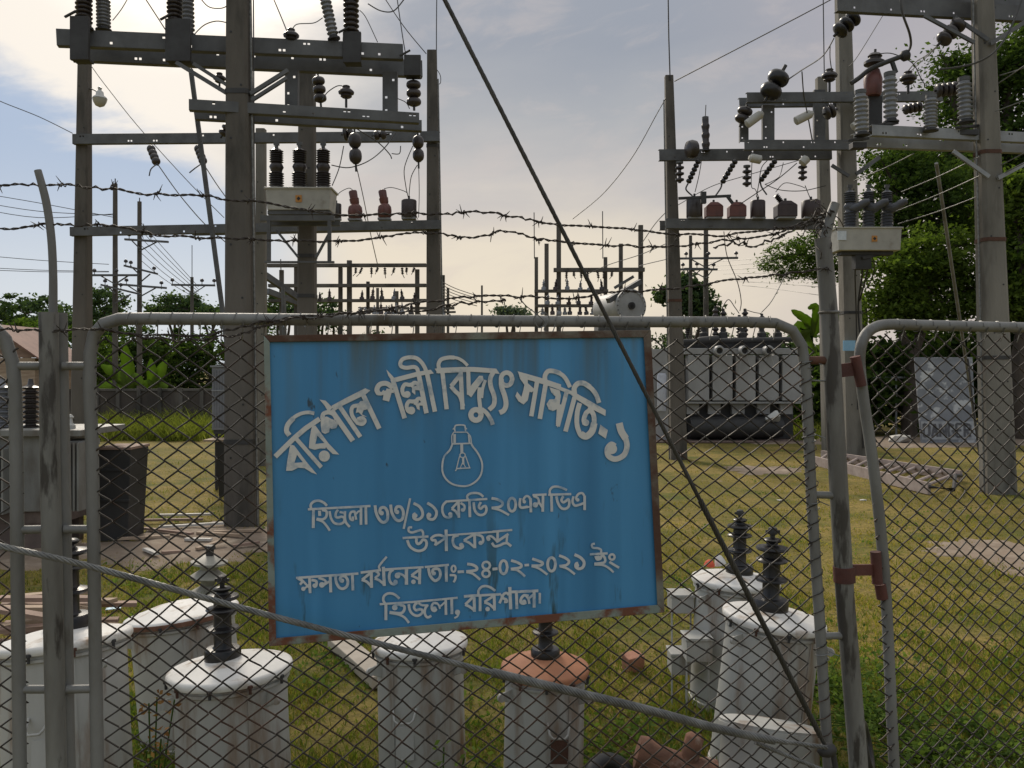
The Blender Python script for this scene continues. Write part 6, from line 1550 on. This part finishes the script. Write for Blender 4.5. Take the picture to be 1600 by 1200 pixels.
def danger():
    Y = 21.5; a, b = P(1433,689,Y), P(1526,558,Y); a.z = 0.02
    t = thing('warning_board', 'faded grey DANGER board standing against the hedge behind the gate', 'sign', ((a.x+b.x)/2, Y, 0))
    bm_ = mat('faded_board', (.24,.25,.275), (.17,.18,.20), .7, 1.6, c3=(.50,.51,.52), s3=2.6, lo3=.52, hi3=.58)
    mb = MB(); mb.hexa([(a.x+.1,Y,a.z),(b.x,Y+.02,a.z),(b.x,Y+.06,a.z),(a.x+.1,Y+.04,a.z),(a.x,Y+.14,b.z),(b.x-.02,Y+.16,b.z),(b.x-.02,Y+.2,b.z),(a.x,Y+.18,b.z)]); mb.build('panel', bm_, t)
    mb = MB(); mb.hexa([(a.x+.12,Y-.004,.10),(b.x-.03,Y-.004,.10),(b.x-.03,Y+.004,.10),(a.x+.12,Y+.002,.10),(a.x+.11,Y+.024,.55),(b.x-.03,Y+.024,.55),(b.x-.03,Y+.032,.55),(a.x+.11,Y+.03,.55)]); mb.build('lettering_band', mat('faded_white',(.40,.41,.42),(.27,.28,.30),.7,4), t)
    glyph = {'D':[(0,0,0,1),(0,1,.6,.85),(.6,.85,.6,.15),(.6,.15,0,0)],'A':[(0,0,.3,1),(.3,1,.6,0),(.12,.38,.48,.38)],'N':[(0,0,0,1),(0,1,.6,0),(.6,0,.6,1)],'G':[(.6,.85,.1,1),(.1,1,0,.5),(0,.5,.1,0),(.1,0,.6,.1),(.6,.1,.6,.45),(.6,.45,.35,.45)],'E':[(0,0,0,1),(0,1,.6,1),(0,.5,.5,.5),(0,0,.6,0)],'R':[(0,0,0,1),(0,1,.6,.9),(.6,.9,.6,.55),(.6,.55,0,.5),(.15,.5,.6,0)]}
    mb = MB(); W_ = (b.x-a.x-.26)/6; zb, hh = .17, .32
    for i, ch in enumerate('DANGER'):
        for j, (u0,v0,u1,v1) in enumerate(glyph[ch]):
            xo = a.x+.17+i*W_; mb.beam((xo+u0*W_*1.15,Y-.012-.002*j+.05*(v0*hh+zb)*1,zb+v0*hh),(xo+u1*W_*1.15,Y-.012-.002*j+.05*(v1*hh+zb)*1,zb+v1*hh),.055,.006,up=(0,-1,.05))
    mb.build('lettering', mat('faded_letter',(.06,.06,.065),(.14,.14,.15),.7,9), t)
danger()
def ladder():
    A0, A1 = PG(1272,727), PG(1452,773); B0, B1 = PG(1284,717), PG(1502,752)
    t = thing('ladder', 'long pale ladder lying flat on the grass behind the gate', 'ladder', (A0+B1)/2)
    up = Vector((0,0,.09))
    for (p, q) in ((A0,A1),(B0,B1)):
        mb = MB(); mb.beam(p+up, q+up, .05, .17); mb.build('rail', lad_m, t)
    for i in range(12):
        f = (i+.6)/12; mb = MB(); mb.tube([A0.lerp(A1,f)+up*1.2, B0.lerp(B1,f)+up*1.2], .026, 8); mb.build('rung', lad_m, t)
    mb = MB(); mb.tube([A1+up*1.3, A1+Vector((.25,-.2,.1)), B1+Vector((-.2,-.2,.12)), B1+up], .03, 6); mb.build('foot_bar', dark_steel, t)
ladder()
lump('garden_rubble','pale broken branches heaped below the hedge','rubble',1405,692,.35,pale_scrap,8,.5)
mb = MB(); mb.tube([P(1350,590,24),P(1440,590,24)], .03, 6)
for px in (1355,1400,1440): mb.tube([P(px,588,24), Vector((P(px,0,24).x,24,0))], .03, 6)
tag(mb.build('rail_fence', steel_pale), 'thin pale rail fence in front of the hedge left of the danger board', 'fence')

# ------------------------------------------------------------------ vegetation
leaf_dark = leafmat('dark_leaves', (.022,.042,.014), (.075,.115,.03), .35, .40)
leaf_mid = leafmat('mid_leaves', (.032,.06,.016), (.11,.165,.036), .4, .45)
leaf_bright = leafmat('bright_leaves', (.04,.07,.016), (.125,.175,.038), .6, .42)
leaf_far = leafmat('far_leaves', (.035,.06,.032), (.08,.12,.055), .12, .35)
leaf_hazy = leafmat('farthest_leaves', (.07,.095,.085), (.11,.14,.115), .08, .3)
banana_leaf = leafmat('banana_leaf', (.17,.24,.05), (.26,.33,.08), 3, .55)
def tree(name, label, base, blobs, leaf, nleaf, mtl, seed, trunk_r=.25, cl=.9, cat='tree', group=None, aspect=1.9, droop=.1, limbs=True):
    """blobs: (centre, radii) ellipsoids the crown grows in; leaves gather in clusters at the limb ends"""
    rng = np.random.default_rng(seed); base = Vector(base); t = thing(name, label, cat, base, group)
    vol = [r.x*r.y*r.z for _, r in blobs]; tot = sum(v**.67 for v in vol); cs = []; ends = []
    for (c, r), v in zip(blobs, vol):
        n = max(40, int(nleaf*v**.67/tot)); nc = max(6, n//55)
        d = rng.normal(size=(nc,3)); d /= np.linalg.norm(d, axis=1)[:,None]; q = rng.uniform(.12,1.25,nc)**.5
        cc = np.array(c) + d*q[:,None]*np.array(r)
        ends.append((Vector(c), [Vector(x) for x in cc[::max(1, nc//9)]]))
        k = rng.integers(0, nc, n); sz = cl*rng.uniform(.55,1.3,nc)
        pts = cc[k] + rng.normal(size=(n,3))*sz[k][:,None]*np.array([.40,.40,.20])*np.where(rng.random(n)<.12, 2.0, 1.0)[:,None]
        cs.append(pts)
    cs = np.concatenate(cs); cs = cs[cs[:,2] > .05]
    leaf_mesh('crown', cs, leaf, mtl, t, seed=seed, aspect=aspect, droop=droop)
    if limbs:
        mb = MB(); hi = max(b[0].z for b in blobs); fork = base + Vector((0,0,(hi-base.z)*.42))
        cen = sum((b[0] for b in blobs), Vector())/len(blobs); fork = fork.lerp(Vector((cen.x,cen.y,fork.z)), .35)
        p = catmull([base-Vector((0,0,.05)), base.lerp(fork,.5)+Vector((rng.uniform(-.2,.2),0,0)), fork], 5); mb.tube(p, [trunk_r*(1.15-.45*i/len(p)) for i in range(len(p))], 10)
        for c, es in ends:
            m = fork.lerp(c,.55)+Vector((rng.uniform(-.3,.3), rng.uniform(-.3,.3), .2)); pp = catmull([fork, m, c], 5); mb.tube(pp, [trunk_r*.62*(1-.65*i/len(pp)) for i in range(len(pp))], 7)
            for e in es: mb.tube([c, c.lerp(e,.55)+Vector((0,0,.08)), e], [trunk_r*.20, trunk_r*.13, trunk_r*.05], 5)
        mb.build('trunk', bark, t)
    return t
def B(px, py, Y, rx, ry, rd=None):
    rx, ry = PXM(rx,Y), PXM(ry,Y); return (P(px,py,Y), Vector((rx, rd or (rx+ry)*.5, ry)))

tree('broadleaf_tree','tall dark broadleaf tree towering at the upper right behind the pale pole', base_at(1580,30), [B(1570,110,30,70,55),B(1500,160,31,60,50),B(1600,220,30,70,60),B(1480,95,31,22,16),B(1520,240,30,60,40),B(1450,260,31,45,35),B(1640,60,30,60,60)], .18, 26000, leaf_dark, 31, .45, .85)
tree('broadleaf_tree','dark leafy tree filling the gap behind the right recloser', base_at(1430,27), [B(1400,300,27,55,60),B(1480,330,27,60,60),B(1370,370,27,35,40),B(1440,270,28,60,30),B(1520,300,28,40,60),B(1390,250,28,40,20)], .155, 18000, leaf_dark, 32, .32, .62)
tree('feathery_tree','thin feathery tree branch reaching left of the right recloser', base_at(1335,29), [B(1250,395,29,45,22),B(1215,412,29,24,12),B(1290,372,29,30,22),B(1285,420,29,40,22),B(1235,430,29,20,10)], .13, 7500, leaf_mid, 33, .18, .42, aspect=3, limbs=False)
mb = MB()
for (ps, r0) in (((( 1350,470,28.5),(1320,430,29),(1285,405,29),(1240,398,29),(1205,408,29)),.10),(((1310,420,29),(1280,425,29),(1245,432,29)),.06),(((1300,410,29),(1290,385,29),(1265,372,29)),.05)):
    pp = catmull([P(*q) for q in ps], 5); mb.tube(pp, [r0*(1-.75*i/len(pp)) for i in range(len(pp))], 6)
ftree = [o for o in COL.objects if o.name.startswith('feathery_tree')][0]; b0 = base_at(1352,28.5); mb.tube([b0, P(1350,560,28.5), P(1350,470,28.5)], [.2,.17,.1], 8); mb.build('trunk', bark, ftree)
tree('leafy_tree','light green leafy tree below the recloser beside the pale pole', base_at(1420,24), [B(1400,430,24,55,40),B(1460,400,24,50,50),B(1500,450,24,40,50),B(1390,480,24,45,30),B(1440,480,24,60,35)], .14, 15000, leaf_bright, 34, .2, .5)
tree('leafy_tree','bright green leafy tree at the right edge behind the pale pole', base_at(1600,23), [B(1585,330,23,40,50),B(1610,420,23,50,60),B(1570,470,23,40,40),B(1600,290,23,40,25)], .15, 13000, leaf_bright, 35, .22, .5)
for i, (px, w, top, Y, m, lab) in enumerate(((1360,55,520,25,leaf_dark,'dark dense shrub behind the gate top corner'),(1440,70,510,26,leaf_mid,'dense shrub behind the danger board left side'),(1510,60,500,26,leaf_dark,'dark dense shrub behind the danger board right side'),(1590,70,490,25,leaf_dark,'dark dense shrub at the right edge behind the pale pole foot'),(1275,35,560,27,leaf_mid,'green shrub between the transformer and the leaning post'))):
    zc = (580+ (690-580)*.5); h = 690-top
    tree('shrub', lab, base_at(px,Y), [B(px,(top+670)/2,Y,w,h*.42),B(px-w*.4,(top+690)/2,Y-.5,w*.6,h*.35)], .26, 4600, m, 50+i, .08, .6, 'shrub')
tree('conifer_tree','dark bushy conifer behind the rod topped pole', base_at(1078,40), [B(1078,470,40,26,25),B(1075,445,40,18,14),B(1045,462,40,16,12),B(1100,485,40,20,14)], .26, 4200, leaf_far, 41, .2, .6)
for i, (px, py, Y, rx, ry, n, m, lab) in enumerate(((40,490,55,55,26,4200,leaf_far,'round dark tree at the far left skyline'),(100,505,50,35,20,2600,leaf_far,'low tree between the curved arm and the left pole'),(30,520,40,55,18,3000,leaf_mid,'mid green tree above the rusty roof'),(165,490,46,28,34,3200,leaf_far,'dark tree behind the slim utility poles'),(275,478,60,42,16,2600,leaf_far,'flat topped tree left of the thick pole'),(330,490,58,28,12,1500,leaf_far,'small flat topped tree next to the thick pole'),
   (210,540,38,60,36,4200,leaf_dark,'dark thicket behind the banana plants'),(300,545,40,60,40,4200,leaf_dark,'dark thicket behind the ribbed cubicle'),(120,550,36,50,38,3400,leaf_mid,'leafy thicket left of the banana plants'),(390,530,42,40,40,2600,leaf_dark,'dark thicket behind the thick pole'),
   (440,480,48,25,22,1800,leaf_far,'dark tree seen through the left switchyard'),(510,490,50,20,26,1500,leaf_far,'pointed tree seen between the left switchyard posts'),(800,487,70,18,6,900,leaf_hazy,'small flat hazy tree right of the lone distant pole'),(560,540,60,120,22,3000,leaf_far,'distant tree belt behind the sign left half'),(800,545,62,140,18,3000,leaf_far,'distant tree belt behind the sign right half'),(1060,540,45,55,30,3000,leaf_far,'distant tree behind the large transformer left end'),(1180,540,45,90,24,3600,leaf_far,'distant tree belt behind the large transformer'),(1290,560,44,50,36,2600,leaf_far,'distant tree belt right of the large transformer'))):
    tree('tree', lab, base_at(px,Y), [B(px,py,Y,rx,ry),B(px-rx*.5,py+ry*.5,Y+1,rx*.6,ry*.7),B(px+rx*.5,py+ry*.4,Y-1,rx*.6,ry*.7)] + ([B(px,585,Y,rx*1.1,50),B(px-rx*.5,600,Y-1,rx*.7,34),B(px+rx*.5,600,Y-1,rx*.7,34)] if 'thicket' in lab or 'belt' in lab else []), .0050*Y, n*(2 if 'thicket' in lab or 'belt' in lab else 1), m, 60+i, .0035*Y, .012*Y, 'tree')
# banana plants
def banana_blade(mb, p0, ctrl, tip, w, rnd):
    pts = catmull([p0, ctrl, tip], 10); m = len(pts); L_, R_, C_ = [], [], []
    for i, p in enumerate(pts):
        f = i/(m-1); tg = (pts[min(i+1,m-1)]-pts[max(i-1,0)]).normalized(); sd = tg.cross(Vector((0,-1,.2))).normalized(); ww = w*math.sin(math.pi*min(1,(.06+f*.94)))**.6
        dr = Vector((0,0,-ww*.25)); j = 1+.12*rnd.uniform(-1,1)
        C_.append(p); L_.append(p+sd*ww*j+dr); R_.append(p-sd*ww*j+dr)
    mb.add(C_+L_+R_, [(i,i+1,m+i+1,m+i) for i in range(m-1)]+[(i+1,i,2*m+i,2*m+i+1) for i in range(m-1)], True)
def banana(label, px, Y, leaves, seed):
    b = base_at(px, Y); rnd = random.Random(seed); t = thing('banana_plant', label, 'banana plant', b, None)
    mb = MB(); top = P(px, leaves[0][1]+25, Y); mb.tube([b, b.lerp(top,.6), top], [.13,.10,.06], 8); mb.build('stem', leaf_mid, t)
    for (cx, cy, tx, ty, w) in leaves:
        mb = MB(); banana_blade(mb, top, P(cx,cy,Y-.2*rnd.random()), P(tx,ty,Y-.5*rnd.random()), PXM(w,Y), rnd); mb.build('leaf', banana_leaf, t, solid=.006)
banana('banana plant with a broad upright bright leaf behind the wall', 197, 30, ((200,580,196,538,12),(185,585,158,570,9),(210,590,222,600,10),(180,600,150,605,9)), 1)
banana('banana plant with three bright leaves left of the ribbed cubicle', 240, 30.5, ((238,585,236,560,9),(248,585,260,562,9),(232,600,218,598,8),(250,600,262,605,8)), 2)
banana('banana plant with long drooping leaves behind the leaning post', 1268, 31, ((1262,500,1236,484,8),(1250,515,1282,585,15),(1290,492,1330,500,9),(1275,480,1262,482,6)), 3)
